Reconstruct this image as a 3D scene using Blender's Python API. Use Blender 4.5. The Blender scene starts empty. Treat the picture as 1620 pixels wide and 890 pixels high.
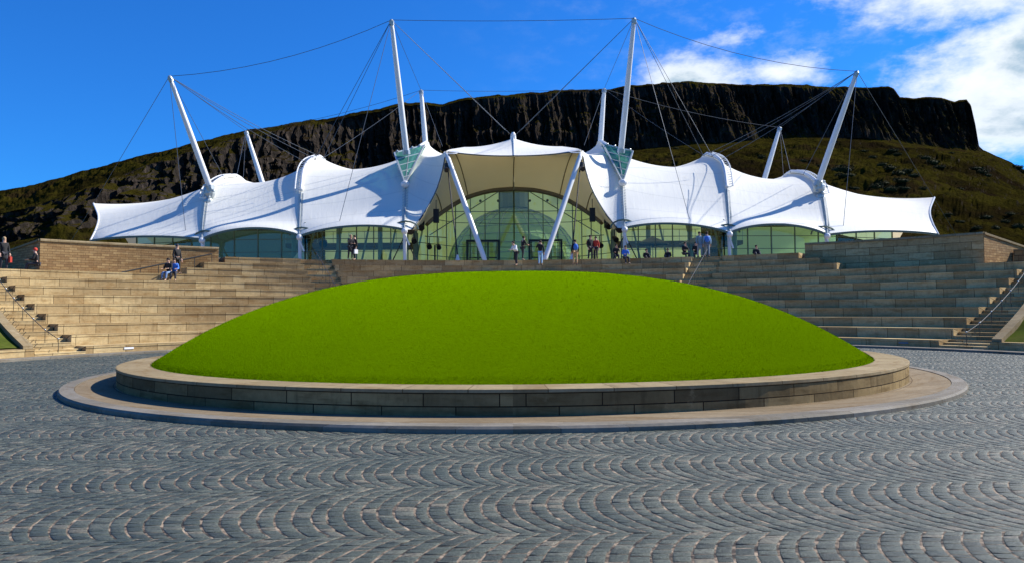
import bpy, bmesh, math, random
import numpy as np
from mathutils import Matrix, Vector, Euler
from mathutils.bvhtree import BVHTree
random.seed(7); rng = np.random.default_rng(7)
S = bpy.context.scene; COL = S.collection
R_ = math.radians; PI = math.pi

# ---------------------------------------------------------------- camera, sky, sun, exposure
FPX, HOR, EYE = 1242.0, 490.0, 1.67           # focal length and horizon in photograph pixels, eye height
PITCH = math.atan((HOR-445.0)/FPX); ROLL = R_(-0.41)
cam_d = bpy.data.cameras.new('camera'); cam = bpy.data.objects.new('camera', cam_d); COL.objects.link(cam)
cam_d.sensor_width = 36; cam_d.lens = 36*FPX/1620; cam_d.clip_start = .1; cam_d.clip_end = 6000
CM = (Matrix.Rotation(PI/2+PITCH, 3, 'X') @ Matrix.Rotation(ROLL, 3, 'Z'))
cam.matrix_world = Matrix.Translation((0,0,EYE)) @ CM.to_4x4()
S.camera = cam
SUN_AZ = R_(69.0)      # clockwise from +Y (view direction) towards +X
SUN_EL = R_(40.0)
sd = bpy.data.lights.new('sun', 'SUN'); sun = bpy.data.objects.new('sun', sd); COL.objects.link(sun)
sd.energy = 5.0; sd.angle = R_(.53); sd.color = (1.0,.95,.86)
sv = Vector((math.sin(SUN_AZ)*math.cos(SUN_EL), math.cos(SUN_AZ)*math.cos(SUN_EL), math.sin(SUN_EL)))
sun.rotation_euler = sv.to_track_quat('Z','Y').to_euler(); sun.location = (40,0,60)
S.view_settings.view_transform = 'Standard'; S.view_settings.look = 'None'
S.view_settings.exposure = 0.62; S.view_settings.gamma = 1.0; S.view_settings.use_curve_mapping = False

W = bpy.data.worlds.new('World'); S.world = W; W.use_nodes = True
def NT(t):
    class G: pass
    g = G(); g.t = t
    def n(kind, **kw):
        x = t.nodes.new(kind)
        for k, v in kw.items():
            if hasattr(x, k): setattr(x, k, v)
        return x
    def val(sock, v):
        if isinstance(v, bpy.types.NodeSocket): t.links.new(v, sock)
        else: sock.default_value = v
    def math_(op, a, b=None, c=None, clamp=False):
        x = t.nodes.new('ShaderNodeMath'); x.operation = op; x.use_clamp = clamp
        val(x.inputs[0], a)
        if b is not None: val(x.inputs[1], b)
        if c is not None: val(x.inputs[2], c)
        return x.outputs[0]
    def mix(fac, a, b, blend='MIX'):
        x = t.nodes.new('ShaderNodeMix'); x.data_type = 'RGBA'; x.blend_type = blend; x.clamp_factor = True
        val(x.inputs[0], fac); val(x.inputs[6], a if not isinstance(a, tuple) else (*a[:3],1)); val(x.inputs[7], b if not isinstance(b, tuple) else (*b[:3],1))
        return x.outputs[2]
    def noise(vec, scale, detail=4, rough=.55, dim='3D', w=None, dist=0):
        x = t.nodes.new('ShaderNodeTexNoise'); x.noise_dimensions = dim
        if vec is not None: t.links.new(vec, x.inputs['Vector'])
        x.inputs['Scale'].default_value = scale; x.inputs['Detail'].default_value = detail; x.inputs['Roughness'].default_value = rough
        x.inputs['Distortion'].default_value = dist
        return x.outputs['Fac']
    def ramp(fac, stops, mode='LINEAR'):
        x = t.nodes.new('ShaderNodeValToRGB'); x.color_ramp.interpolation = mode
        e = x.color_ramp.elements
        while len(e) > 1: e.remove(e[-1])
        e[0].position = stops[0][0]; e[0].color = (*stops[0][1],1)
        for p, c in stops[1:]:
            q = e.new(p); q.color = (*c,1)
        t.links.new(fac, x.inputs[0]); return x.outputs[0]
    def sstep(x_, lo, hi):
        x = t.nodes.new('ShaderNodeMapRange'); x.interpolation_type = 'SMOOTHSTEP'
        val(x.inputs[0], x_); x.inputs[1].default_value = lo; x.inputs[2].default_value = hi
        return x.outputs[0]
    def coord(name='Object'): return t.nodes.new('ShaderNodeTexCoord').outputs[name]
    def mapping(vec, scale=(1,1,1), loc=(0,0,0)):
        x = t.nodes.new('ShaderNodeMapping'); t.links.new(vec, x.inputs[0]); x.inputs['Scale'].default_value = scale; x.inputs['Location'].default_value = loc
        return x.outputs[0]
    g.n, g.val, g.math, g.mix, g.noise, g.ramp, g.sstep, g.coord, g.mapping = n, val, math_, mix, noise, ramp, sstep, coord, mapping
    g.link = t.links.new
    return g

def build_world():
    g = NT(W.node_tree); t = W.node_tree
    bg = t.nodes['Background']
    sky = g.n('ShaderNodeTexSky', sky_type='NISHITA', sun_disc=False, sun_elevation=SUN_EL, sun_rotation=SUN_AZ)
    sky.altitude = 100; sky.air_density = 1.0; sky.dust_density = .35; sky.ozone_density = 3.0
    tint = g.mix(1.0, sky.outputs[0], (.22,1.07,2.3), 'MULTIPLY')
    d = g.coord('Generated')
    sep = g.n('ShaderNodeSeparateXYZ'); g.link(d, sep.inputs[0])
    az = g.math('MULTIPLY', g.math('ARCTAN2', sep.outputs[0], sep.outputs[1]), 180/PI)
    el = g.math('MULTIPLY', g.math('ARCSINE', sep.outputs[2]), 180/PI)
    cmb = g.n('ShaderNodeCombineXYZ'); g.link(az, cmb.inputs[0]); g.link(g.math('MULTIPLY', el, 1.9), cmb.inputs[1])
    p = cmb.outputs[0]
    n1 = g.noise(p, .105, 8, .6, dist=.3)
    n2 = g.noise(g.mapping(p, loc=(31,7,3)), .33, 7, .62)
    # cloud banks: (azimuth, elevation, half width, half height, strength) in degrees
    banks = [(31,20.6,9.5,3.6,1.15),(35.5,14.0,9.0,4.0,1.25),(12.8,15.9,4.2,1.8,.9),(20,16.2,3.6,1.5,.85),(17,18.6,5,1.0,.5),(33,11,5,2.0,.95),
             (5,19.8,4,.9,.22),(-38,20,3,1.2,.15),(46,18,9,6,.8)]
    m = None
    for a, e, ha, he, s in banks:
        da = g.math('DIVIDE', g.math('SUBTRACT', az, a), ha); de = g.math('DIVIDE', g.math('SUBTRACT', el, e), he)
        r2 = g.math('ADD', g.math('MULTIPLY', da, da), g.math('MULTIPLY', de, de))
        v = g.math('MULTIPLY', g.math('EXPONENT', g.math('MULTIPLY', r2, -.9)), s)
        m = v if m is None else g.math('MAXIMUM', m, v)
    dens = g.math('ADD', m, g.math('MULTIPLY', g.math('SUBTRACT', g.math('ADD', g.math('MULTIPLY', n1, .6), g.math('MULTIPLY', n2, .4)), .5), 2.3))
    cov = g.sstep(dens, .30, .98)
    cov = g.math('MULTIPLY', cov, g.sstep(m, .05, .3))
    # thick cloud has a grey base: darker where the density just above is high
    n3 = g.noise(g.mapping(p, loc=(0,2.3,0)), .105, 8, .6, dist=.3)
    grey = g.math('MULTIPLY', g.sstep(dens, .75, 1.25), g.sstep(n3, .42, .62))
    cc = g.mix(grey, (13.5,14.2,14.6), (4.6,6.8,8.6))
    thin = g.math('MULTIPLY', g.sstep(n2, .45, .8), g.math('MULTIPLY', g.sstep(az, -10, 40), .42))
    col = g.mix(thin, tint, (9,10.5,12))
    col = g.mix(g.math('MULTIPLY', cov, .96), col, cc)
    g.link(col, bg.inputs[0]); bg.inputs[1].default_value = .05
build_world()

# ---------------------------------------------------------------- helpers
def P(px, py, Y):
    """world point seen at photograph pixel (px,py) at depth Y"""
    d = CM @ Vector(((px-810)/FPX, (445-py)/FPX, -1))
    return Vector((d.x*Y/d.y, Y, EYE + d.z*Y/d.y))
CMn = np.array(CM)
def Pn(px, py, Y):
    v = np.stack([(px-810)/FPX, (445-py)/FPX, -np.ones_like(px)], -1) @ CMn.T
    k = Y/v[...,1]
    return np.stack([v[...,0]*k, Y, EYE+v[...,2]*k], -1)
def tag(o, label=None, cat=None, group=None, kind=None):
    if label: o['label'] = label
    if cat: o['category'] = cat
    if group: o['group'] = group
    if kind: o['kind'] = kind
    return o
def thing(name, label, cat, loc=(0,0,0), rz=0, group=None):
    o = bpy.data.objects.new(name, None); COL.objects.link(o); o.location = loc; o.rotation_euler = (0,0,rz)
    o.empty_display_size = .2
    return tag(o, label, cat, group)
class MB:
    def __init__(s): s.v = []; s.f = []; s.uv = []; s.has = False
    def add(s, V, F, UV=None):
        n = len(s.v); s.v += [tuple(p) for p in V]; s.f += [tuple(i+n for i in f) for f in F]
        if UV is not None: s.uv += list(UV); s.has = True
        else: s.uv += [(p[0]+p[1], p[2]) for p in V]
    def box(s, a, b):
        x0,y0,z0 = a; x1,y1,z1 = b
        s.add([(x0,y0,z0),(x1,y0,z0),(x1,y1,z0),(x0,y1,z0),(x0,y0,z1),(x1,y0,z1),(x1,y1,z1),(x0,y1,z1)],
              [(0,3,2,1),(4,5,6,7),(0,1,5,4),(1,2,6,5),(2,3,7,6),(3,0,4,7)])
    def bar(s, a, b, w, d, up=(0,0,1)):
        a = Vector(a); b = Vector(b); t = (b-a).normalized(); u = Vector(up)
        if abs(t.dot(u)) > .95: u = Vector((0,1,0))
        r = t.cross(u).normalized()*w/2; q = r.cross(t).normalized()*d/2
        s.add([a-r-q,a+r-q,a+r+q,a-r+q,b-r-q,b+r-q,b+r+q,b-r+q],[(0,3,2,1),(4,5,6,7),(0,1,5,4),(1,2,6,5),(2,3,7,6),(3,0,4,7)])
    def tube(s, pts, rad, n=8, cap=True):
        pts = [Vector(p) for p in pts]
        if not hasattr(rad, '__len__'): rad = [rad]*len(pts)
        V = []; F = []; prev = None
        for i, p in enumerate(pts):
            t = (pts[min(i+1,len(pts)-1)]-pts[max(i-1,0)]).normalized()
            if prev is None:
                u = Vector((0,0,1)) if abs(t.z) < .9 else Vector((1,0,0)); r = t.cross(u).normalized()
            else: r = (prev - t*prev.dot(t)).normalized()
            prev = r; q = t.cross(r)
            for k in range(n):
                a = 2*PI*k/n; V.append(p + (r*math.cos(a)+q*math.sin(a))*rad[i])
            if i:
                for k in range(n):
                    j = (k+1)%n; F.append(((i-1)*n+k,(i-1)*n+j,i*n+j,i*n+k))
        if cap: F.append(tuple(range(n))[::-1]); F.append(tuple((len(pts)-1)*n+k for k in range(n)))
        s.add(V, F)
    def ball(s, c, r, sx=1, sy=1, sz=1, n=10, m=7):
        V = []; F = []
        for i in range(m+1):
            th = PI*i/m
            for k in range(n):
                a = 2*PI*k/n; V.append((c[0]+r*sx*math.sin(th)*math.cos(a), c[1]+r*sy*math.sin(th)*math.sin(a), c[2]+r*sz*math.cos(th)))
        for i in range(m):
            for k in range(n):
                j = (k+1)%n; F.append((i*n+k,(i+1)*n+k,(i+1)*n+j,i*n+j))
        s.add(V, F)
    def build(s, name, mat, parent=None, smooth=False, local=False):
        me = bpy.data.meshes.new(name); me.from_pydata(s.v, [], s.f)
        uvl = me.uv_layers.new(name='UVMap')
        idx = np.empty(len(me.loops), dtype=np.int32); me.loops.foreach_get('vertex_index', idx)
        uvl.data.foreach_set('uv', np.array(s.uv, dtype=np.float32)[idx].ravel())
        if smooth: me.polygons.foreach_set('use_smooth', [True]*len(me.polygons))
        me.materials.append(mat); me.update()
        o = bpy.data.objects.new(name, me); COL.objects.link(o)
        if parent is not None:
            o.parent = parent
            if not local:
                wm = Matrix.Translation(world_loc(parent)); o.matrix_parent_inverse = wm.inverted()
        return o
def world_loc(o):
    v = Vector((0,0,0))
    # parts are built in world coordinates and sit at the origin of their parent frame
    while o is not None:
        v = v + Vector(o.location) if o.parent is None else v; o = o.parent
    return v
def fix_child(o, parent):
    o.parent = parent
# parts of parts: parent object already has inverse translation, so a sub-part needs none
def build_sub(mb, name, mat, parent, smooth=False):
    o = mb.build(name, mat, None, smooth); o.parent = parent; return o
def copy_tree(o, parent=None):
    c = o.copy(); COL.objects.link(c)
    if parent is not None: c.parent = parent; c.matrix_parent_inverse = o.matrix_parent_inverse.copy()
    for ch in o.children: copy_tree(ch, c)
    return c
def grid_obj(name, V, mat, parent=None, smooth=True, uv=None, close=False, solid=0):
    """V: array (n,m,3)"""
    n, m = V.shape[:2]
    me = bpy.data.meshes.new(name)
    idx = np.arange(n*m).reshape(n, m)
    a = idx[:-1,:-1].ravel(); b = idx[1:,:-1].ravel(); c = idx[1:,1:].ravel(); d = idx[:-1,1:].ravel()
    F = np.stack([a,b,c,d],1)
    me.vertices.add(n*m); me.vertices.foreach_set('co', V.reshape(-1).astype(np.float32))
    me.loops.add(F.size); me.loops.foreach_set('vertex_index', F.ravel().astype(np.int32))
    me.polygons.add(len(F)); me.polygons.foreach_set('loop_start', (np.arange(len(F))*4).astype(np.int32))
    me.polygons.foreach_set('loop_total', np.full(len(F),4,dtype=np.int32))
    if uv is not None:
        l = me.uv_layers.new(name='UVMap'); l.data.foreach_set('uv', uv.reshape(-1,2)[F.ravel()].astype(np.float32).ravel())
    me.update(calc_edges=True); me.validate()
    me.polygons.foreach_set('use_smooth', [smooth]*len(me.polygons))
    me.materials.append(mat)
    o = bpy.data.objects.new(name, me); COL.objects.link(o)
    if parent is not None:
        o.parent = parent; o.matrix_parent_inverse = Matrix.Translation(world_loc(parent)).inverted()
    if solid:
        md = o.modifiers.new('thickness','SOLIDIFY'); md.thickness = solid; md.offset = 0
    return o
# value noise in numpy
_pt = rng.random((512,512))
def vnoise(x, y):
    xi = np.floor(x).astype(int); yi = np.floor(y).astype(int); fx = x-xi; fy = y-yi
    fx = fx*fx*(3-2*fx); fy = fy*fy*(3-2*fy)
    g = lambda a,b: _pt[a%512, b%512]
    return (g(xi,yi)*(1-fx)+g(xi+1,yi)*fx)*(1-fy)+(g(xi,yi+1)*(1-fx)+g(xi+1,yi+1)*fx)*fy
def fbm(x, y, o=5, gain=.5):
    s = 0; a = 1; t = 0
    for i in range(o):
        s = s + a*vnoise(x*2**i+17.3*i, y*2**i+9.1*i); t += a; a *= gain
    return s/t

# ---------------------------------------------------------------- materials
def mat(name, fn):
    m = bpy.data.materials.new(name); m.use_nodes = True
    g = NT(m.node_tree); b = m.node_tree.nodes['Principled BSDF']; fn(g, b, m.node_tree.nodes['Material Output']); return m
def plain(name, col, rough=.6, metal=0, var=.25, scale=6, spec=.5, bump=0):
    def f(g, b, out):
        n = g.noise(g.coord('Object'), scale, 5)
        c = g.mix(n, tuple(x*(1-var) for x in col), tuple(min(1,x*(1+var)) for x in col))
        g.link(c, b.inputs['Base Color']); b.inputs['Roughness'].default_value = rough; b.inputs['Metallic'].default_value = metal
        b.inputs['Specular IOR Level'].default_value = spec
        if bump:
            bp = g.n('ShaderNodeBump'); bp.inputs['Strength'].default_value = bump; bp.inputs['Distance'].default_value = .02
            g.link(n, bp.inputs['Height']); g.link(bp.outputs[0], b.inputs['Normal'])
    return mat(name, f)
def stone_mat(name, c1, c2, joint, bw=1.35, rh=.43, mortar=.012, stain=.5, rough=.85, off=.43):
    def f(g, b, out):
        uv = g.coord('UV')
        br = g.n('ShaderNodeTexBrick'); g.link(uv, br.inputs['Vector'])
        br.offset = off; br.squash = 1; br.inputs['Scale'].default_value = 1
        br.inputs['Brick Width'].default_value = bw; br.inputs['Row Height'].default_value = rh
        br.inputs['Mortar Size'].default_value = mortar; br.inputs['Mortar Smooth'].default_value = .2; br.inputs['Bias'].default_value = -.05
        br.inputs['Color1'].default_value = (*c1,1); br.inputs['Color2'].default_value = (*c2,1); br.inputs['Mortar'].default_value = (*joint,1)
        o = g.coord('Object')
        n1 = g.noise(o, .6, 6, .6); n2 = g.noise(o, 9, 6, .7); n3 = g.noise(g.mapping(uv, (1.2,6,1)), 1.0, 5, .6)
        c = g.mix(g.math('MULTIPLY', g.sstep(n1, .35,.75), stain), br.outputs[0], g.mix(.55, br.outputs[0], (c2[0]*.5,c2[1]*.45,c2[2]*.4)))
        c = g.mix(g.math('MULTIPLY', g.sstep(n3,.45,.72), .6), c, (c2[0]*.75,c2[1]*.6,c2[2]*.42))
        n4 = g.noise(g.mapping(uv, (5,.7,1)), 1.0, 5, .65); n6 = g.noise(o, 2.6, 6, .7)
        c = g.mix(g.math('MULTIPLY', g.sstep(n4,.52,.75), .5), c, (c2[0]*.45,c2[1]*.42,c2[2]*.42))
        c = g.mix(g.math('MULTIPLY', g.sstep(n6,.58,.74), .4), c, (min(1,c1[0]*1.25),min(1,c1[1]*1.3),min(1,c1[2]*1.5)))
        c = g.mix(.55, c, g.mix(n2, (.25,.25,.25), (1.0,1.0,1.0)), 'OVERLAY')
        g.link(c, b.inputs['Base Color']); b.inputs['Roughness'].default_value = rough; b.inputs['Specular IOR Level'].default_value = .06
        bp = g.n('ShaderNodeBump'); bp.inputs['Strength'].default_value = .5; bp.inputs['Distance'].default_value = .012
        g.link(g.math('ADD', g.math('MULTIPLY', br.outputs['Fac'], -1), g.math('MULTIPLY', n2, .5)), bp.inputs['Height']); g.link(bp.outputs[0], b.inputs['Normal'])
    return mat(name, f)
M = {}
M['step'] = stone_mat('sandstone_blocks', (.50,.385,.20), (.29,.20,.095), (.06,.04,.02))
M['coping'] = stone_mat('sandstone_coping', (.29,.23,.135), (.21,.16,.09), (.09,.06,.03), 1.0, 9, .008, .35)
M['rubble'] = stone_mat('sandstone_rubble', (.35,.235,.11), (.22,.135,.065), (.13,.08,.04), .42, .135, .012, .4)
M['basin'] = stone_mat('weathered_sandstone', (.31,.22,.10), (.10,.072,.036), (.02,.015,.01), 1.15, .2, .010, .8)
M['paving'] = stone_mat('buff_paving', (.22,.175,.115), (.175,.135,.085), (.07,.055,.04), 1.0, .62, .008, .5, off=.5)
M['granite'] = stone_mat('granite_kerb', (.21,.19,.155), (.145,.13,.10), (.08,.07,.06), .95, 9, .006, .3, .6)
def m_sett(g, b, out):
    geo = g.n('ShaderNodeNewGeometry'); o = g.coord('Object')
    rnd = geo.outputs['Random Per Island']
    c = g.ramp(rnd, [(0,(.024,.030,.023)),(.3,(.048,.058,.044)),(.8,(.072,.082,.062)),(.93,(.10,.103,.077)),(1,(.15,.13,.09))])
    n = g.noise(o, 48, 7, .8); n2 = g.noise(o, .45, 4, .6); n3 = g.noise(o, 140, 3, .75)
    c = g.mix(.95, c, g.mix(g.sstep(n,.3,.7), (.08,.08,.08), (.97,.97,.97)), 'OVERLAY')
    c = g.mix(g.math('MULTIPLY', g.sstep(n3,.54,.66), .7), c, (.22,.235,.21))
    c = g.mix(g.math('MULTIPLY', g.sstep(n2,.45,.68), .55), c, (.034,.052,.047))
    g.link(c, b.inputs['Base Color']); g.link(g.math('ADD', g.math('MULTIPLY', n, .3), .45), b.inputs['Roughness']); b.inputs['Specular IOR Level'].default_value = .35
    bp = g.n('ShaderNodeBump'); bp.inputs['Strength'].default_value = 1; bp.inputs['Distance'].default_value = .010
    g.link(n, bp.inputs['Height']); g.link(bp.outputs[0], b.inputs['Normal'])
M['sett'] = mat('granite_setts', m_sett)
def m_mortar(g, b, out):
    o = g.coord('Object'); n = g.noise(o, 7, 5, .7)
    g.link(g.ramp(n, [(.40,(.006,.005,.004)),(.48,(.075,.055,.038)),(.60,(.27,.205,.14)),(.7,(.38,.30,.21))]), b.inputs['Base Color']); b.inputs['Roughness'].default_value = .95
M['mortar'] = mat('sand_joints', m_mortar)
def m_lawn(g, b, out):
    o = g.coord('Object'); n = g.noise(o, 130, 5, .75); n2 = g.noise(o, 1.1, 4); n3 = g.noise(o, 14, 5, .65); n4 = g.noise(o, 420, 2, .7)
    c = g.ramp(n, [(.25,(.026,.042,.0)),(.5,(.076,.112,.0005)),(.75,(.155,.20,.001))])
    c = g.mix(g.math('MULTIPLY', n2, .55), c, (.115,.165,.001))
    c = g.mix(g.math('MULTIPLY', g.sstep(n3,.48,.72),.35), c, (.045,.11,.003))
    g.link(c, b.inputs['Base Color']); b.inputs['Roughness'].default_value = .8; b.inputs['Specular IOR Level'].default_value = 0
    b.inputs['Sheen Weight'].default_value = 1; b.inputs['Sheen Tint'].default_value = (.42,.80,0,1); b.inputs['Sheen Roughness'].default_value = .35
    bp = g.n('ShaderNodeBump'); bp.inputs['Strength'].default_value = .8; bp.inputs['Distance'].default_value = .035
    g.link(g.math('ADD', g.math('ADD', n, g.math('MULTIPLY', n4, .5)), g.math('MULTIPLY', n3, .7)), bp.inputs['Height']); g.link(bp.outputs[0], b.inputs['Normal'])
M['lawn'] = mat('mown_grass', m_lawn)
def m_rough(g, b, out):
    o = g.coord('Object'); n = g.noise(o, .35, 8, .7); n2 = g.noise(o, 6, 5, .7)
    c = g.ramp(n, [(.3,(.035,.045,.012)),(.5,(.065,.085,.015)),(.7,(.11,.10,.03))])
    g.link(g.mix(.6, c, g.mix(n2,(.2,.2,.2),(.9,.9,.9)),'OVERLAY'), b.inputs['Base Color']); b.inputs['Roughness'].default_value = 1; b.inputs['Specular IOR Level'].default_value = 0
M['rough'] = mat('rough_grass', m_rough)
def m_hill(g, b, out):
    o = g.coord('Object'); geo = g.n('ShaderNodeNewGeometry'); s = g.n('ShaderNodeSeparateXYZ'); g.link(geo.outputs['Normal'], s.inputs[0])
    n = g.noise(o, .022, 9, .68); n2 = g.noise(o, .16, 8, .75); n3 = g.noise(g.mapping(o,(1,1,.25)), .45, 6, .7)
    grass = g.ramp(n, [(.36,(.012,.008,.004)),(.45,(.018,.014,.003)),(.53,(.033,.028,.004)),(.59,(.024,.016,.006)),(.68,(.014,.010,.004))])
    grass = g.mix(g.math('MULTIPLY', g.sstep(n2,.5,.68), .75), grass, (.008,.008,.004))
    rock = g.ramp(n3, [(.3,(.008,.007,.006)),(.5,(.030,.025,.021)),(.63,(.058,.045,.036)),(.75,(.15,.115,.09))])
    k = g.sstep(g.math('ADD', s.outputs[2], g.math('MULTIPLY', g.math('SUBTRACT', n2, .5), .5)), .42, .60)
    g.link(g.mix(k, rock, grass), b.inputs['Base Color']); b.inputs['Roughness'].default_value = 1; b.inputs['Specular IOR Level'].default_value = 0
    bp = g.n('ShaderNodeBump'); bp.inputs['Strength'].default_value = 1; bp.inputs['Distance'].default_value = 1.6
    g.link(g.math('ADD', n2, g.math('MULTIPLY', n3, .8)), bp.inputs['Height']); g.link(bp.outputs[0], b.inputs['Normal'])
M['hill'] = mat('crag_and_turf', m_hill)
def m_fabric(g, b, out):
    uv = g.coord('UV'); o = g.coord('Object')
    s = g.n('ShaderNodeSeparateXYZ'); g.link(uv, s.inputs[0])
    fr = g.math('FRACT', g.math('MULTIPLY', s.outputs[1], 1)); seam = g.math('LESS_THAN', fr, .05)
    fr2 = g.math('FRACT', s.outputs[0]); seam2 = g.math('LESS_THAN', fr2, .012)
    n = g.noise(o, .35, 5, .6); n2 = g.noise(g.mapping(o,(1,1,3)), 1.3, 5, .65)
    c = g.mix(g.math('MULTIPLY', n, .5), (.90,.89,.82), (.83,.83,.76))
    c = g.mix(g.math('MULTIPLY', g.sstep(n2,.55,.8), .25), c, (.62,.64,.62))
    c = g.mix(g.math('MULTIPLY', g.math('MAXIMUM', seam, seam2), .28), c, (.5,.53,.50))
    n5 = g.noise(g.mapping(uv,(3,.6,1)), 2.0, 4, .6)
    c = g.mix(g.math('MULTIPLY', g.sstep(n5,.56,.78), .3), c, (.58,.58,.52))
    bp = g.n('ShaderNodeBump'); bp.inputs['Strength'].default_value = .35; bp.inputs['Distance'].default_value = .05
    g.link(g.math('ADD', n5, g.math('MULTIPLY', g.math('MAXIMUM', seam, seam2), .12)), bp.inputs['Height']); g.link(bp.outputs[0], b.inputs['Normal'])
    g.link(c, b.inputs['Base Color']); b.inputs['Roughness'].default_value = .55; b.inputs['Specular IOR Level'].default_value = .3
    tr = g.n('ShaderNodeBsdfTranslucent'); tr.inputs[0].default_value = (.85,.76,.50,1)
    mx = g.n('ShaderNodeMixShader'); mx.inputs[0].default_value = .2
    g.link(b.outputs[0], mx.inputs[1]); g.link(tr.outputs[0], mx.inputs[2]); g.link(mx.outputs[0], out.inputs[0])
M['fabric'] = mat('coated_fabric', m_fabric)
def m_liner(g, b, out):
    c = g.mix(g.noise(g.coord('Object'), .5, 4), (.84,.74,.50), (.88,.79,.56)); g.link(c, b.inputs['Base Color']); b.inputs['Roughness'].default_value = .8
    tr = g.n('ShaderNodeBsdfTranslucent'); g.link(c, tr.inputs[0]); mx = g.n('ShaderNodeMixShader'); mx.inputs[0].default_value = .5
    g.link(b.outputs[0], mx.inputs[1]); g.link(tr.outputs[0], mx.inputs[2]); g.link(mx.outputs[0], out.inputs[0])
M['liner'] = mat('canopy_liner', m_liner)
def m_glass(tcol, gl):
    def f(g, b, out):
        tr = g.n('ShaderNodeBsdfTransparent'); n = g.noise(g.coord('Object'), .4, 3)
        g.link(g.mix(n, tuple(x*.88 for x in tcol), tcol), tr.inputs[0])
        go = g.n('ShaderNodeBsdfGlossy'); go.inputs['Roughness'].default_value = .02; go.inputs[0].default_value = (.8,.95,.9,1)
        lw = g.n('ShaderNodeLayerWeight'); lw.inputs[0].default_value = .5
        mx = g.n('ShaderNodeMixShader'); g.link(g.math('ADD', g.math('MULTIPLY', g.math('POWER', lw.outputs['Facing'], 4.0), .5), gl), mx.inputs[0])
        g.link(tr.outputs[0], mx.inputs[1]); g.link(go.outputs[0], mx.inputs[2]); g.link(mx.outputs[0], out.inputs[0])
    return f
M['glass'] = mat('green_glass', m_glass((.82,.95,.72), .06))
M['glassteal'] = mat('teal_glass', m_glass((.55,.82,.70), .06))
def m_dome(g, b, out):
    tr = g.n('ShaderNodeBsdfTransparent'); tr.inputs[0].default_value = (.75,.92,.75,1)
    b.inputs['Base Color'].default_value = (.50,.62,.46,1); b.inputs['Roughness'].default_value = .25
    tl = g.n('ShaderNodeBsdfTranslucent'); tl.inputs[0].default_value = (.68,.78,.55,1)
    m1 = g.n('ShaderNodeMixShader'); m1.inputs[0].default_value = .5; g.link(b.outputs[0], m1.inputs[1]); g.link(tl.outputs[0], m1.inputs[2])
    mx = g.n('ShaderNodeMixShader'); mx.inputs[0].default_value = .6; g.link(tr.outputs[0], mx.inputs[1]); g.link(m1.outputs[0], mx.inputs[2]); g.link(mx.outputs[0], out.inputs[0])
M['glassdome'] = mat('dome_glass', m_dome)
def m_brk(g, b, out):
    tr = g.n('ShaderNodeBsdfTransparent'); tr.inputs[0].default_value = (.30,.58,.50,1)
    b.inputs['Base Color'].default_value = (.10,.30,.25,1); b.inputs['Roughness'].default_value = .15
    mx = g.n('ShaderNodeMixShader'); mx.inputs[0].default_value = .5; g.link(tr.outputs[0], mx.inputs[1]); g.link(b.outputs[0], mx.inputs[2]); g.link(mx.outputs[0], out.inputs[0])
M['glassbracket'] = mat('dark_teal_glass', m_brk)
M['mast'] = plain('white_painted_steel', (.74,.74,.72), .35, 0, .06, 3)
M['rail'] = plain('dull_rail_steel', (.05,.05,.045), .5, .3, .15, 4)
M['steel'] = plain('galvanised_steel', (.42,.46,.46), .4, .5, .15, 4)
M['cable'] = plain('steel_cable', (.05,.07,.10), .6, .2, .2)
M['mullion'] = plain('green_grey_frame', (.10,.15,.12), .5, .2, .2)
M['post'] = plain('grey_green_column', (.22,.28,.25), .5, .1, .15)
M['dark'] = plain('black_metal', (.012,.012,.014), .5, .2, .3)
M['slab'] = plain('brown_floor_edge', (.17,.13,.065), .7, 0, .25, 2)
M['olive'] = plain('olive_interior_wall', (.60,.62,.32), .8, 0, .12, .6)
def m_frost(g, b, out):
    c = g.mix(g.noise(g.coord('Object'), .3, 4), (.70,.76,.50), (.82,.86,.62)); g.link(c, b.inputs['Base Color']); b.inputs['Roughness'].default_value = .6
    tr = g.n('ShaderNodeBsdfTranslucent'); g.link(c, tr.inputs[0]); mx = g.n('ShaderNodeMixShader'); mx.inputs[0].default_value = .55
    g.link(b.outputs[0], mx.inputs[1]); g.link(tr.outputs[0], mx.inputs[2]); g.link(mx.outputs[0], out.inputs[0])
M['frost'] = mat('frosted_rear_glass', m_frost)
M['floorin'] = plain('interior_floor', (.32,.30,.22), .6, 0, .15, 1)
M['terr'] = stone_mat('terrace_paving', (.34,.27,.19), (.28,.21,.14), (.14,.10,.07), .9, .6, .008, .5)
def m_leaf(g, b, out):
    geo = g.n('ShaderNodeNewGeometry')
    g.link(g.ramp(geo.outputs['Random Per Island'], [(0,(.012,.014,.006)),(.6,(.03,.034,.010)),(1,(.055,.052,.016))]), b.inputs['Base Color']); b.inputs['Roughness'].default_value = .9
    b.inputs['Specular IOR Level'].default_value = .1
M['leaf'] = mat('gorse_leaf', m_leaf)
M['twig'] = plain('bare_twig', (.07,.05,.035), .9)

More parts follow.
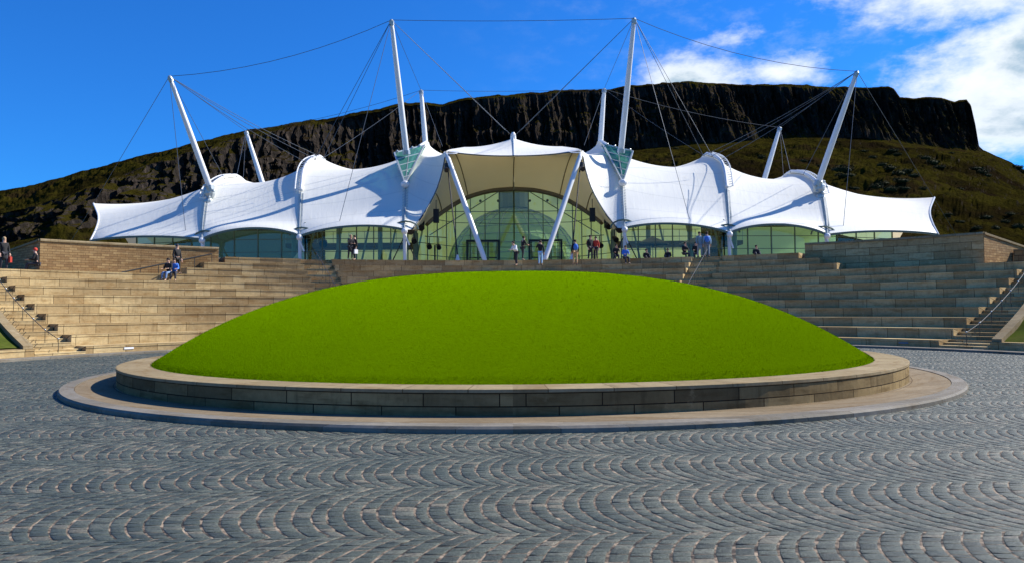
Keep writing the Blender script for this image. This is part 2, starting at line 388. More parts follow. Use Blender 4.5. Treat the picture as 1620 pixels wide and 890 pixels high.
# ---------------------------------------------------------------- ground, plaza of setts
CX, CY = 0.0, 21.3
def polar(R, phi): return (CX+R*math.sin(phi), CY+R*math.cos(phi))   # phi from +Y, positive right
g_ = MB(); g_.box((-2500,-2500,-1.0),(2500,2500,-.06)); tag(g_.build('ground', M['rough']), kind='structure')
def disc(name, R, z, m, n=96, thick=.05, kind='structure'):
    b = MB(); V = [(CX+R*math.cos(2*PI*i/n), CY+R*math.sin(2*PI*i/n), z) for i in range(n)]
    V2 = [(x,y,z-thick) for x,y,_ in V]
    b.add(V+V2, [tuple(range(n))]+[(i,n+i,n+(i+1)%n,(i+1)%n) for i in range(n)])
    return tag(b.build(name, m), kind=kind)
bed = disc('plaza_joint_bed', 24, .0050, M['mortar'])
def make_setts():
    Wb = 1.6; sag = .31; Ra = ((Wb/2)**2+sag**2)/(2*sag); pmax = math.asin(Wb/2/Ra)
    pitch = .143; nv = 17
    Vs = []; Fs = []; base = 0
    def corner_pts(xb, yc, wob, ps):
        return xb + wob - (np.cos(ps)-math.cos(pmax))*Ra, yc + Ra*np.sin(ps)
    y0 = 9.86-Wb*5
    b = 0
    quads = []
    for bi in range(0, 24):
        yc = y0+Wb*bi
        if yc+Wb/2 < 1.5: continue
        if yc-Wb/2 > 40.5: break
        if yc < CY: xr = 19.0
        else:
            q = 18.42**2-(yc-Wb/2-CY)**2
            if q <= 0: break
            xr = math.sqrt(q)+.5
        ni = int(2*xr/pitch)
        xs = -xr + pitch*np.arange(ni+1) + rng.uniform(0,pitch)
        xs = xs + rng.normal(0,.008,ni+1)
        lowf = .05*(fbm(xs*.25+3.1*bi, xs*0+bi*7.7, 3)-.5)
        # joints along each arc, each course with its own spacing
        base_ps = np.linspace(-pmax, pmax, nv+1)
        psj = base_ps[None,:] + rng.normal(0, .015, (ni, nv+1)); psj[:,0] = -pmax; psj[:,-1] = pmax
        half = (np.arange(ni)%2)[:,None]*(base_ps[1]-base_ps[0])*.5
        psj[:,1:-1] += half
        wA = (xs+lowf)[:-1][:,None]; wB = (xs+lowf)[1:][:,None]
        wobA = rng.normal(0,.003,(ni,nv)); wobB = rng.normal(0,.003,(ni,nv))
        g1 = .0065; gp = .0048/Ra
        gl = g1+rng.random((ni,nv))*.0045
        warp = lambda x, y: (x+.10*(fbm(x*.35+40,y*.35+60,3)-.5), y+.34*(fbm(x*.22+11,y*.3+5,3)-.5))
        p0 = psj[:,:-1]+gp; p1 = psj[:,1:]-gp
        f = lambda xb, ps, wob: (xb+wob-(np.cos(ps)-math.cos(pmax))*Ra, yc+Ra*np.sin(ps))
        # perpendicular gap grows towards cusps because arcs close up there
        ax, ay = f(wA+gl, p0, wobA); bx, by = f(wB-gl, p0, wobB); cx, cy = f(wB-gl, p1, wobB); dx, dy = f(wA+gl, p1, wobA)
        ax,ay = warp(ax,ay); bx,by = warp(bx,by); cx,cy = warp(cx,cy); dx,dy = warp(dx,dy)
        q = np.stack([np.stack([ax,ay],-1),np.stack([bx,by],-1),np.stack([cx,cy],-1),np.stack([dx,dy],-1)],2).reshape(-1,4,2)
        c = q.mean(1); rr = np.hypot(c[:,0]-CX, c[:,1]-CY)
        keep = (rr > 10.55) & ((rr < 18.45) | ((c[:,1] < CY)&(abs(c[:,0])<19))) & (abs(c[:,0]) < .78*c[:,1]+1.6)
        quads.append(q[keep])
    Q = np.concatenate(quads); n = len(Q)
    c = Q.mean(1, keepdims=True)
    h = np.clip(.0090+rng.normal(0,.0014,n),.0070,.013); tilt = rng.normal(0,.008,(n,2))
    def ring(sc, z):
        xy = c+(Q-c)*sc
        zz = z[:,None] + ((xy-c)*tilt[:,None,:]).sum(-1)
        return np.concatenate([xy, zz[...,None]], -1)
    r0 = ring(1.0, np.full(n,-.02)); r1 = ring(1.0, h-.004); r2 = ring(.90, h); r3 = ring(.45, h+.001)
    near = (np.hypot(c[:,0,0], c[:,0,1]) < 14)
    V = np.concatenate([r0,r1,r2,r3],1)    # n,16,3
    lo = V.reshape(-1,3); base = (np.arange(n)*16)[:,None,None]
    F = []
    for k in range(3):
        for j in range(4): F.append((k*4+j, k*4+(j+1)%4, (k+1)*4+(j+1)%4, (k+1)*4+j))
    F.append((12,13,14,15)); F = np.array(F)[None]+base; F = F.reshape(-1,4)
    me = bpy.data.meshes.new('plaza_setts')
    me.vertices.add(len(lo)); me.vertices.foreach_set('co', lo.ravel().astype(np.float32))
    me.loops.add(F.size); me.loops.foreach_set('vertex_index', F.ravel().astype(np.int32))
    me.polygons.add(len(F)); me.polygons.foreach_set('loop_start', (np.arange(len(F))*4).astype(np.int32)); me.polygons.foreach_set('loop_total', np.full(len(F),4,dtype=np.int32))
    me.update(calc_edges=True); me.materials.append(M['sett'])
    o = bpy.data.objects.new('sett_paving', me); COL.objects.link(o); tag(o, kind='structure')
    print('setts', n)
make_setts()

# ---------------------------------------------------------------- ring sectors
def sector(b, prof, f0, f1, n, uvr=None, closed=True, capends=True):
    """prof: list of (R,z,v); f0,f1: angle limits as functions of R or numbers"""
    g0 = f0 if callable(f0) else (lambda R: f0); g1 = f1 if callable(f1) else (lambda R: f1)
    V = []; UV = []; m = len(prof)
    for i in range(n+1):
        for (R, z, v) in prof:
            ph = g0(R)+(g1(R)-g0(R))*i/n; x, y = polar(R, ph); V.append((x,y,z)); UV.append((ph*(uvr or R), v))
    F = []
    for i in range(n):
        for k in range(m if closed else m-1):
            j = (k+1)%m; F.append((i*m+k, i*m+j, (i+1)*m+j, (i+1)*m+k))
    if capends and closed: F.append(tuple(range(m))[::-1]); F.append(tuple(n*m+k for k in range(m)))
    b.add(V, F, UV)
# central plinth
pl = thing('circular_plinth', 'low round sandstone wall on a wide paved ring around the grass mound', 'plinth', (CX,CY,0))
RK, RWALL, RMND = 10.66, 9.58, 8.93
b = MB(); sector(b, [(RK-.30,-.02,0),(RK-.30,.098,0),(RWALL-.4,.104,1.0),(RWALL-.4,-.02,1.2)], -PI, PI, 128, closed=True, capends=False); b.build('paving_ring', M['paving'], pl)
b = MB(); sector(b, [(RK,-.03,0),(RK,.07,.1),(RK-.03,.105,.14),(RK-.297,.112,.4),(RK-.297,-.03,.5)], -PI, PI, 128, capends=False); b.build('kerb', M['granite'], pl)
b = MB(); sector(b, [(RWALL,.06,.02),(RWALL,.437,.4),(RMND-.3,.437,.7),(RMND-.3,.06,.9)], -PI, PI, 128, uvr=RWALL, capends=False); b.build('wall', M['basin'], pl)
b = MB(); sector(b, [(RWALL+.012,.44,0),(RWALL+.012,.495,.05),(RWALL-.01,.50,.08),(RMND-.2,.503,.7),(RMND-.2,.44,.8)], -PI, PI, 128, uvr=RWALL, capends=False); b.build('coping', M['coping'], pl)
# mound
def mound():
    nr, na = 90, 260
    r = np.linspace(0,1,nr)**.85; a = np.linspace(0,2*PI,na)
    rr, aa = np.meshgrid(r, a, indexing='ij')
    z = .47+2.19*np.clip(1-rr**2.75,0,1)**.96
    x = CX+rr*RMND*np.cos(aa); y = CY+rr*RMND*np.sin(aa)
    z = z+.03*(fbm(x*.6+9,y*.6+4,4)-.5)*(1-rr**6)
    V = np.stack([x,y,z],-1)
    return grid_obj('grass_mound', V[::-1], M['lawn'])
tag(mound(), 'smooth dome of bright green mown grass rising inside the round stone wall', 'mound')
# fringe of blades along the rim and scattered over the dome surface
def blades():
    n = 60000
    a = rng.uniform(0,2*PI,n); u = rng.random(n)
    r = np.where(rng.random(n)<.22, 1-.02*u, np.sqrt(u))*RMND
    front = (np.cos(a)*0+np.sin(a)) < .35
    a = a[front]; r = r[front]; n = len(a)
    x = CX+r*np.cos(a); y = CY+r*np.sin(a); rr = r/RMND
    z = .455+2.19*np.clip(1-rr**2.75,0,1)**.96+.03*(fbm(x*.6+9,y*.6+4,4)-.5)*(1-rr**6)
    h = rng.uniform(.02,.05,n); w = .005; t = rng.uniform(0,PI,n); lx = rng.normal(0,.014,n); ly = rng.normal(0,.014,n)
    p0 = np.stack([x-w*np.cos(t),y-w*np.sin(t),z],-1); p1 = np.stack([x+w*np.cos(t),y+w*np.sin(t),z],-1); p2 = np.stack([x+lx,y+ly,z+h],-1)
    V = np.stack([p0,p1,p2],1).reshape(-1,3)
    me = bpy.data.meshes.new('grass_blades'); me.vertices.add(len(V)); me.vertices.foreach_set('co', V.ravel().astype(np.float32))
    me.loops.add(n*3); me.loops.foreach_set('vertex_index', np.arange(n*3,dtype=np.int32)); me.polygons.add(n)
    me.polygons.foreach_set('loop_start', (np.arange(n)*3).astype(np.int32)); me.polygons.foreach_set('loop_total', np.full(n,3,dtype=np.int32)); me.update(calc_edges=True)
    me.materials.append(M['lawn']); o = bpy.data.objects.new('grass_blades', me); COL.objects.link(o)
    tag(o, 'short blades of bright green turf covering the round mound', 'grass', kind='stuff')
blades()

# ---------------------------------------------------------------- amphitheatre
ZR = .43; DR = 1.25; R1 = 19.3
Rk = lambda k: R1+DR*(k-1)
Zk = lambda k: (.43*k-.05) if k > 0 else .09
D = R_
fin = lambda R: D(60.2-.36*(R-R1)); fout = lambda R: D(66.2-.80*(R-R1))
am = thing('stone_amphitheatre', 'curved stepped stone seating bank rising behind the grass mound', 'amphitheatre', (CX,CY+R1,0))
def tier(k, f0, f1, R_end=None, nm='tier'):
    Ra = Rk(k); Rb = R_end or (Rk(k+1)+.04); z = Zk(k); zb = Zk(k-1)-.16 if k > 1 else -.05; v = .43*(k-1)
    prof = [(Ra,zb,v),(Ra,z-.085,v+.345),(Ra-.022,z-.083,v+.35),(Ra-.022,z-.008,v+.422),(Ra-.012,z,v+.428),(Rb,z+.002,v+.428+.40),(Rb,zb,v)]
    g0 = f0(Ra) if callable(f0) else f0; g1 = f1(Ra) if callable(f1) else f1
    n = max(2, int(abs(g1-g0)*Ra/.7))
    b = MB(); sector(b, prof, f0, f1, n, uvr=Ra)
    # shift joints from row to row
    sh = (k*0.37)%1*1.35+(.6 if g0 > 0 else 0); b.uv = [(u+sh, w) for u, w in b.uv]
    return b.build(nm, M['step'], am)
A0, A1 = D(21.2), D(24.7)
clip = {10:D(38.0),11:D(35.6),12:D(32.9)}
for k in range(1,13):
    tier(k, -A0, A0, (34.2 if k==12 else None))
    for s in (-1,1):
        if k <= 9:
            o1 = fin
            Re = 36.6 if k == 9 else None
            if s < 0: tier(k, lambda R: -fin(R), -A1, Re)
            else: tier(k, A1, fin, Re)
        else:
            if s < 0: tier(k, -clip[k], -A1, 34.2 if k==12 else None)
            else: tier(k, A1, clip[k], 34.2 if k==12 else None)
for s in (-1,1):      # low retaining tier beyond the outer stairs
    if s < 0: tier(1, D(-88), lambda R: -fout(R), R1+.45)
    else: tier(1, fout, D(88), R1+.45)
def stairs(f0, f1, kmax):
    b = MB()
    for k in range(1, kmax+1):
        for j in range(3):
            Ra = Rk(k)+j*DR/3; Rb = Ra+DR/3+.03; z0 = Zk(k-1); z = z0+(Zk(k)-z0)*(j+1)/3
            zb = z-.34
            a = (f0(Ra),f1(Ra)) if callable(f0) else (f0,f1)
            n = 4
            sector(b, [(Ra,zb,k*.43+j*.143),(Ra,z-.035,k*.43+j*.143+.1),(Ra-.015,z-.033,k*.43+j*.143+.105),(Ra-.015,z-.002,k*.43+j*.143+.135),(Rb,z,k*.43+j*.143+.14),(Rb,zb,0)], f0, f1, n, uvr=Ra)
    return b.build('stairway', M['step'], am)
eps = D(.02)
stairs(-A1+eps, -A0-eps, 12); stairs(A0+eps, A1-eps, 12)
stairs(lambda R: -fout(R)+eps, lambda R: -fin(R)-eps, 9); stairs(lambda R: fin(R)+eps, lambda R: fout(R)-eps, 9)
# pale kerb strip and pavement at the foot
b = MB(); sector(b, [(18.45,-.04,0),(18.45,.085,.1),(18.48,.10,.15),(18.83,.104,.5),(18.83,-.04,.6)], D(-90), D(90), 120); b.build('kerb', M['granite'], am)
b = MB(); sector(b, [(18.833,-.04,0),(18.833,.088,.1),(R1+.05,.09,.55),(R1+.05,-.04,.6)], D(-90), D(90), 120); b.build('foot_paving', M['paving'], am)
# recessed wall lights in the first riser
for px, s in ((205,-1),(1427,1)):
    d = CM @ Vector(((px-810)/FPX,0,-1)); m_ = d.x/d.y
    A = 1+m_*m_; t = (2*CY+math.sqrt(4*CY*CY-4*A*(CY*CY-(R1-.01)**2)))/(2*A)
    ph = math.atan2(m_*t, t-CY)
    b = MB(); sector(b, [(R1-.025,.19,0),(R1-.025,.27,0),(R1+.03,.27,0),(R1+.03,.19,0)], ph-.0105, ph+.0105, 2)
    lo = b.build('wall_light', plain('lens_lit_shaded_%d'%(px>800), (.85,.85,.82) if s<0 else (.10,.16,.22), .3), am)  # one lens in two tones: shade is painted into the right one's colour

# side parapets and grass banks
for s in (-1,1):
    pr = thing('sloping_parapet', ('sloping stone parapet beside the left outer stairs' if s<0 else 'sloping stone parapet beside the right outer stairs'), 'parapet', (*polar(R1+.5, s*fout(R1+.5)), .3), group='sloping parapets by the outer stairs')
    b = MB(); V = []; n = 10
    for i in range(n+1):
        R = R1+.06+i/n*(28.6-R1); z = .37+.0+ (R-R1)*ZR/DR; w = .42
        a = fout(R)
        for (da, dz) in ((0.002,-.5),(0.002,.10),(w/R,.10),(w/R,-.5)):
            x, y = polar(R, s*(a+da)); V.append((x,y,z+dz))
    F = []
    for i in range(n):
        for k in range(4): j = (k+1)%4; F.append((i*4+k,i*4+j,(i+1)*4+j,(i+1)*4+k))
    F += [(3,2,1,0), tuple(n*4+k for k in range(4))]
    b.add(V, F); b.build('parapet_wall', M['coping'], pr)
    # bank
    nn, mm = 40, 60
    Rg = np.linspace(R1+.3, 30, nn); tt = np.linspace(0,1,mm)
    V = np.zeros((nn,mm,3))
    for i, R in enumerate(Rg):
        a0 = fout(min(R,28.6))+.42/R-.002
        for j, t in enumerate(tt):
            a = a0+(D(118)-a0)*t
            fade = 1-min(1,max(0,(a-D(92))/D(24)))
            z = (.30+(R-R1)*ZR/DR)*fade-.04*(1-fade)
            x, y = polar(R, s*a); V[i,j] = (x,y,min(z,3.84)+.05*math.sin(x*2+y)*math.sin(y*1.3)*fade)
    if s > 0: V = V[::-1]
    tag(grid_obj('grass_bank', V, M['rough']), kind='structure')
# upper park ground (level with the upper tiers) reaching the hill
V = []; angs = np.linspace(D(-120), D(120), 140)
Rs = [34.1, 36.5, 45, 60, 90, 150]
V = np.zeros((len(Rs)+1, 140, 3))
for j, a in enumerate(angs):
    aa = abs(a); fade = 1-min(1,max(0,(aa-D(92))/D(24)))
    inner = 36.5 if aa < D(56.5) else (29.8 if aa > D(63) else 29.8+(D(63)-aa)/D(6.5)*6.7)
    for i, R in enumerate([inner-.3]+Rs):
        R = max(R, inner); z = 3.80*fade-.04*(1-fade)
        if i == 0: R = inner-.3
        x, y = polar(R, a); V[i,j] = (x,y,z)
tag(grid_obj('upper_lawn', V[::-1], M['rough']), kind='structure')

# building terrace
ZT = Zk(12)+.003; WA, WB = D(33.7), D(50.7); RW = 32.7
b = MB()
def rin(a):
    aa = abs(a); return 34.15 if aa < D(33.7) else RW+.42
n = 120; outer = 78
for i in range(n):
    a = -WB+2*WB*i/n; c = -WB+2*WB*(i+1)/n; am_ = (a+c)/2
    Ri = rin(am_)
    p = [(*polar(Ri,a),ZT),(*polar(Ri,c),ZT),(*polar(outer,c),ZT),(*polar(outer,a),ZT)]
    b.add(p, [(0,3,2,1)] , [(x,y) for x,y,_ in p])
    q0 = (*polar(Ri,a),3.3); q1 = (*polar(Ri,c),3.3); b.add([p[0],p[1],q1,q0],[(0,1,2,3)], [(p[0][0],5),(p[1][0],5),(q1[0],3),(q0[0],3)])
for a in (-WB, WB):
    b.add([(*polar(RW+.42,a),3.3),(*polar(outer,a),3.3),(*polar(outer,a),ZT),(*polar(RW+.42,a),ZT)],[(0,1,2,3)])
tag(b.build('upper_terrace', M['terr']), kind='structure')

# wing walls
for s in (-1,1):
    ww = thing('terrace_wall', 'long sunlit sandstone wall with pale coping at the upper left terrace' if s<0 else 'long shaded stone wall with coping at the upper right terrace', 'wall', (*polar(RW, s*(WA+WB)/2), Zk(9)), group='wing walls of the upper terrace')
    a, c = (s*WA, s*WB)
    lo, hi = min(a,c), max(a,c)
    b = MB(); sector(b, [(RW,3.6,3.6),(RW,5.52,5.52),(RW+.40,5.52,5.9),(RW+.40,3.6,6.9)], lo, hi, 30, uvr=RW); b.build('wall_body', M['rubble'] if s<0 else M['step'], ww)
    b = MB(); sector(b, [(RW-.06,5.523,0),(RW-.06,5.60,.1),(RW-.02,5.66,.15),(RW+.46,5.66,.7),(RW+.46,5.523,.8)], lo, hi, 30, uvr=RW); b.build('coping', M['coping'], ww)
    # return wall running back, its top falling away
    x0, y0 = polar(RW+.02, s*(WB-D(.35))); x1, y1 = polar(RW+16, s*(WB-D(.05)))
    b = MB(); t = Vector((x1-x0,y1-y0,0)).normalized(); r = Vector((-t.y,t.x,0))*.22
    V = []
    for (p, zt) in ((Vector((x0,y0,0)),5.515),(Vector((x1,y1,0)),4.2)):
        for q, z in ((-r,3.6),(-r,zt),(r,zt),(r,3.6)): V.append((p.x+q.x,p.y+q.y,z))
    b.add(V, [(0,1,5,4),(1,2,6,5),(2,3,7,6),(3,0,4,7),(0,3,2,1),(4,5,6,7)], [(0 if i<4 else 16, v[2]) for i, v in enumerate(V)])
    b.build('return_wall', M['rubble'], ww)
    b = MB(); b.bar((x0,y0,5.58),(x1,y1,4.27),.56,.11); b.build('coping', M['coping'], ww)
    # low wall beyond the corner
    lw = thing('low_terrace_wall', 'low stone wall left of the tall wall corner' if s<0 else 'low stone wall right of the tall wall corner', 'wall', (*polar(36.6, s*D(54)), 3.8), group='low walls at the terrace ends')
    lo, hi = sorted((s*D(50.9), s*D(66)))
    hz = 0 if s<0 else .62; b = MB(); sector(b, [(36.62,3.7,3.7),(36.62,4.16+hz,4.16),(37.0,4.16+hz,4.5),(37.0,3.7,5)], lo, hi, 14); b.build('wall_body', M['rubble'], lw)
    b = MB(); sector(b, [(36.58,4.163+hz,0),(36.58,4.25+hz,.1),(37.05,4.25+hz,.5),(37.05,4.163+hz,.7)], lo, hi, 14); b.build('coping', M['coping'], lw)

# handrails
def handrail(pts, label, post=.95, finial=False, group='handrails of the stairs', r=.028):
    base = Vector(pts[0]); o = thing('handrail', label, 'handrail', base, group=group)
    top = [Vector(p)+Vector((0,0,post)) for p in pts]
    b = MB(); b.tube(top, r, 8); b.build('rail', M['rail'], o)
    for i, p in enumerate(pts):
        b = MB(); b.tube([Vector(p)-Vector((0,0,.05)), Vector(p)+Vector((0,0,post-.01))], .012, 6)
        po = b.build('post', M['rail'], o)
        if finial:
            b = MB(); b.ball(Vector(p)+Vector((0,0,post+.02)), .035); build_sub(b, 'finial', M['steel'], po)
def stair_line(f, k0, k1, per=1):
    out = []
    for k in range(k0, k1+1):
        for j in range(per):
            R = Rk(k)+.2+j*DR/per; z = Zk(k-1)+(Zk(k)-Zk(k-1))*(j*3//per+1)/3; a = f(R); out.append((*polar(R,a), z))
    return out
for s in (-1,1):
    side = 'left' if s<0 else 'right'
    handrail(stair_line(lambda R: s*(fin(R)+fout(R))/2, 1, 9, 1), f'thin steel handrail in the middle of the {side} outer stairs', .5, True, r=.014)
    handrail(stair_line(lambda R: s*(A0+A1)/2, 1, 12, 1), f'thin steel handrail down the {side} stairs behind the mound', .75, r=.018)
x0,y0 = polar(RW-.35, -D(43.6)); x1,y1 = polar(RW-.3, -D(34.6))
pts = []
for i in range(6):
    t = i/5; a = -D(43.6)+(D(43.6)-D(34.6))*t; pts.append((*polar(RW-.45,a), 3.83))
rr = thing('handrail', 'pale sloping handrail climbing along the sunlit wall', 'handrail', pts[0], group='handrails of the stairs')
b = MB(); b.tube([(p[0],p[1],3.95+1.25*i/5) for i, p in enumerate(pts)], .045, 8); b.build('rail', M['rail'], rr)
for i, p in enumerate(pts[1:]):
    b = MB(); b.tube([(p[0],p[1],3.8),(p[0],p[1],3.95+1.25*(i+1)/5)], .02, 6); b.build('post', M['rail'], rr)

# ---------------------------------------------------------------- the tent building
BX = .22        # axis of symmetry
def mir(v): return Vector((2*BX-v[0], v[1], v[2]))
SX = lambda v, s: Vector(v) if s < 0 else mir(v)
tb = thing('tent_building', 'long white tensile tent building with masts, arches and a glazed entrance', 'building', (BX,60,ZT))
def resample(pts, n):
    pts = np.array([tuple(p) for p in pts]); d = np.r_[0, np.cumsum(np.linalg.norm(np.diff(pts,axis=0),axis=1))]
    # smooth with catmull-rom then resample
    P4 = np.vstack([2*pts[0]-pts[1], pts, 2*pts[-1]-pts[-2]]); out = []
    for i in range(len(pts)-1):
        for t in np.linspace(0,1,12,endpoint=False):
            p0,p1,p2,p3 = P4[i:i+4]
            out.append(.5*((2*p1)+(-p0+p2)*t+(2*p0-5*p1+4*p2-p3)*t*t+(-p0+3*p1-3*p2+p3)*t**3))
    out.append(pts[-1]); out = np.array(out); d = np.r_[0, np.cumsum(np.linalg.norm(np.diff(out,axis=0),axis=1))]
    u = np.linspace(0, d[-1], n); return np.stack([np.interp(u, d, out[:,k]) for k in range(3)],1)
# station profiles in front (eave -> crest); left half
prof = {
 0: [P(143,381,61.5),P(152,362,62.6),P(156,343,64),P(148,322,66)],
 1: [P(320,379,59.0),P(322,345,61.8),(P(328,308,64.8)),P(340,293,66.6),P(357,283,68.8),P(376,280.5,72)],
 2: [P(474,374,58.6),P(475,340,61.3),P(477,303,64.2),P(481,272,66.8),P(491,257,69),P(508,250,72.5)],
 3: [P(640,364,58.4),P(641,325,61.2),P(642.5,291,63.6),P(650,262,66.4),P(662,238,70),P(676,227,75)],
}
backs = {0:[(0,3,-.8),(0,7,-3.5)],1:[(0,4,-.7),(0,8,-2.2)],2:[(0,4,-.7),(0,8,-2.4)],3:[(0,4,-.7),(0,8,-2.6)]}
NP, NB = 44, 14
PF = {k: resample(v, NP) for k, v in prof.items()}
PB = {k: resample([Vector(prof[k][-1])]+[Vector(prof[k][-1])+Vector(q) for q in backs[k]], NB) for k in prof}
FULL = {k: np.vstack([PF[k], PB[k][1:]]) for k in PF}
def loft(A, B, nu, sag, scallop, sagtop):
    """saddle surface between two station curves; sag pushes the middle in, scallop lifts the eave"""
    n = len(A); u = np.linspace(0,1,nu)[:,None,None]
    L = A[None]*(1-u)+B[None]*u
    s = np.linspace(0,1,n); q = 4*u*(1-u)
    # inward normal estimate from the mean curve
    m = (A+B)/2; tt = np.gradient(m, axis=0); tt /= np.linalg.norm(tt,axis=1,keepdims=True)+1e-9
    al = (B-A); al /= np.linalg.norm(al,axis=1,keepdims=True)+1e-9
    nn = np.cross(tt, al); nn /= np.linalg.norm(nn,axis=1,keepdims=True)+1e-9
    if nn[n//3][1] < 0: nn = -nn      # pointing away from the viewer = inwards
    nn = nn*1.0
    k = NP/(n)                         # crest parameter
    w = sag*np.sin(np.clip(s/k,0,1)*PI/2)**1.0*(1)+ 0
    nn[:,2] = np.where(s>k*.9, -abs(nn[:,2]), nn[:,2])
    L = L + q*(nn*w[:,None])[None]
    top = np.exp(-((s-k)/.22)**2)*sagtop
    L[...,2] -= (q[...,0])*top[None]
    L[...,2] += (q[...,0]**.8)*(scallop*np.exp(-(s/.10)**2))[None]
    return L
segs = [(0,1,.35,.30,.5),(1,2,.45,.75,1.0),(2,3,.5,.55,1.35)]
def uvgrid(L):
    n, m = L.shape[:2]
    U = np.repeat(np.linspace(0,4,n)[:,None], m, 1); V = np.repeat(np.linspace(0,9,m)[None], n, 0); return np.stack([U,V],-1)
for s in (-1,1):
    for i, j, sag, sc, st in segs:
        L = loft(FULL[i], FULL[j], 36, sag, sc, st)
        if s > 0: L = L.copy(); L[...,0] = 2*BX-L[...,0]; L = L[::-1]
        grid_obj('roof_membrane', L, M['fabric'], tb, uv=uvgrid(L))
# flap between arch 3 and the entrance edge, then the entrance hood
EDGE = [P(652,363,58.9),P(672,336,60.6),P(690,302,61.9),P(700,270,62.5),P(705,240,62.5)]
E_top = [P(705,240,62.5),P(711,237,65.5),P(722,235,70),P(735,233,76)]
e1 = resample(EDGE, 30); e2 = resample(E_top, 15)
S4 = np.vstack([e1, e2[1:]])                       # 44 samples
b4 = resample([Vector(E_top[-1]), Vector(E_top[-1])+Vector((0,4,-.7)), Vector(E_top[-1])+Vector((0,8,-2.8))], NB)
S4 = np.vstack([S4, b4[1:]])
C_top = [P(812,247,63.2),P(812,240,66.5),P(812,229,71),P(812,219,76)]
c2 = resample(C_top, 15); cb = resample([Vector(C_top[-1]), Vector(C_top[-1])+Vector((0,4,-.8)), Vector(C_top[-1])+Vector((0,8,-3))], NB)
S5 = np.vstack([c2, cb[1:]]); S5[:,0] = BX
hood_front = []
for s in (-1,1):
    L = loft(FULL[3], S4, 24, .35, .0, .55)
    if s > 0: L = L.copy(); L[...,0] = 2*BX-L[...,0]; L = L[::-1]
    grid_obj('roof_membrane', L, M['fabric'], tb, uv=uvgrid(L))
    A = S4[29:]                                     # upper part only
    u = np.linspace(0,1,28)[:,None,None]; L = A[None]*(1-u)+S5[None]*u; q = 4*u*(1-u); ss = np.linspace(0,1,len(A))
    L[...,2] -= q[...,0]*(.12+.12*np.exp(-((ss-.5)/.2)**2))[None]
    if s < 0: hood_front = L[:,0].copy()
    if s > 0: L = L.copy(); L[...,0] = 2*BX-L[...,0]; L = L[::-1]
    grid_obj('roof_membrane', L, M['fabric'], tb, uv=uvgrid(L))
# underside liner from the outer edge back to the glass wall arch
Earc = np.vstack([e1, hood_front[1:]])
Garc = resample([P(660,366,63.5),P(690,341,65.8),P(735,313,68.6),P(775,301,69.3),P(812,297.5,69.5)], len(Earc))
Ea = resample([tuple(p) for p in Earc[::4]]+[tuple(Earc[-1])], 60)
# match by arc: keep the corner of the edge against the quarter point of the arch
ga = resample([tuple(p) for p in Garc[::6]]+[tuple(Garc[-1])], 60)
par = np.linspace(0,1,60)
for s in (-1,1):
    u = np.linspace(0,1,14)[:,None,None]
    A = Ea + np.array([.03,.06,-.05]); L = A[None]*(1-u)+ga[None]*u
    L[...,2] += (4*u*(1-u))[...,0]*.5*np.sin(par*PI/2)[None]
    if s > 0: L = L.copy(); L[...,0] = 2*BX-L[...,0]; L = L[::-1]
    grid_obj('canopy_lining', L, M['liner'], tb, uv=uvgrid(L))
    # edge rope
    b = MB(); pts = [SX(p, s) for p in Earc[::3]]+[SX(Earc[-1],s)]; b.tube(pts, .05, 6); b.build('edge_cable', M['cable'], tb)
    # beam at the arch
    b = MB(); pts = [SX(p+np.array([0,-.15,-.12]), s) for p in ga[8:]]
    b.tube(pts, .2, 8); b.build('arch_beam', M['slab'], tb)
    for t0 in (20,38,59):
        b = MB(); b.tube([SX(A[t0]*(1-q)+ga[t0]*q+np.array([0,0,.5*4*q*(1-q)*math.sin(par[t0]*PI/2)-.06]), s) for q in np.linspace(0,1,8)], .045, 6)
        if t0 < 59 or s < 0: b.build('lining_batten', M['slab'], tb)
# arches, eave scallops, seams
def arch(k, s):
    c = PF[k]; n = len(c); i0 = int(n*.42)
    pts = [SX(c[i]+np.array([0,-.12,.16]), s) for i in range(i0, n, 2)]
    pb = [SX(p+np.array([0,0,.16]), s) for p in PB[k][1::2]]
    b = MB(); b.tube(pts+pb, .15, 8); ar = b.build('arch', M['mast'], tb)
    # ladder rungs over the outer side
    b = MB(); off = .5*(1 if s>0 else -1)
    out = [p+Vector((off,.0,.10)) for p in pts]
    b.tube(out, .055, 6)
    for q in range(0, len(pts)-1):
        b.bar(pts[q], out[q], .05, .05)
        m1 = (pts[q]+pts[q+1])/2; b.bar(m1, (out[q]+out[q+1])/2, .05, .05)
    if k != 3: build_sub(b, 'ladder', M['mast'], ar, False)
    # lacing down the seam
    b = MB(); sp = [SX(c[i]+np.array([0,-.10,0]), s) for i in range(0, i0+1, 1)]
    b.tube(sp, .05, 6)
    for q in range(0, len(sp)-1):
        for h in (0,.5):
            m0 = sp[q].lerp(sp[q+1], h); b.bar(m0+Vector((-.22,.02,.05)), m0+Vector((.22,.02,-.05)), .035, .035)
    b.build('seam_lacing', M['steel'], tb)
for s in (-1,1):
    for k in (1,2,3): arch(k, s)
    # tip edge
    b = MB(); b.tube([SX(p, s) for p in PF[0][::4]]+[SX(PF[0][-1],s)], .07, 6); b.build('tip_edge', M['mast'], tb)
    # eave clamps: dark beads along the scalloped eave
    for i, j, sag, sc, st in segs:
        L = loft(FULL[i], FULL[j], 60, sag, sc, st)[:,0]
        b = MB()
        for q in range(1, 59):
            p = SX(L[q], s); b.box((p.x-.11,p.y-.05,p.z-.10),(p.x+.11,p.y+.05,p.z+.05))
        b.tube([SX(p,s) for p in L[::3]]+[SX(L[-1],s)], .035, 5)
        b.build('eave_clamps', M['mullion'], tb)
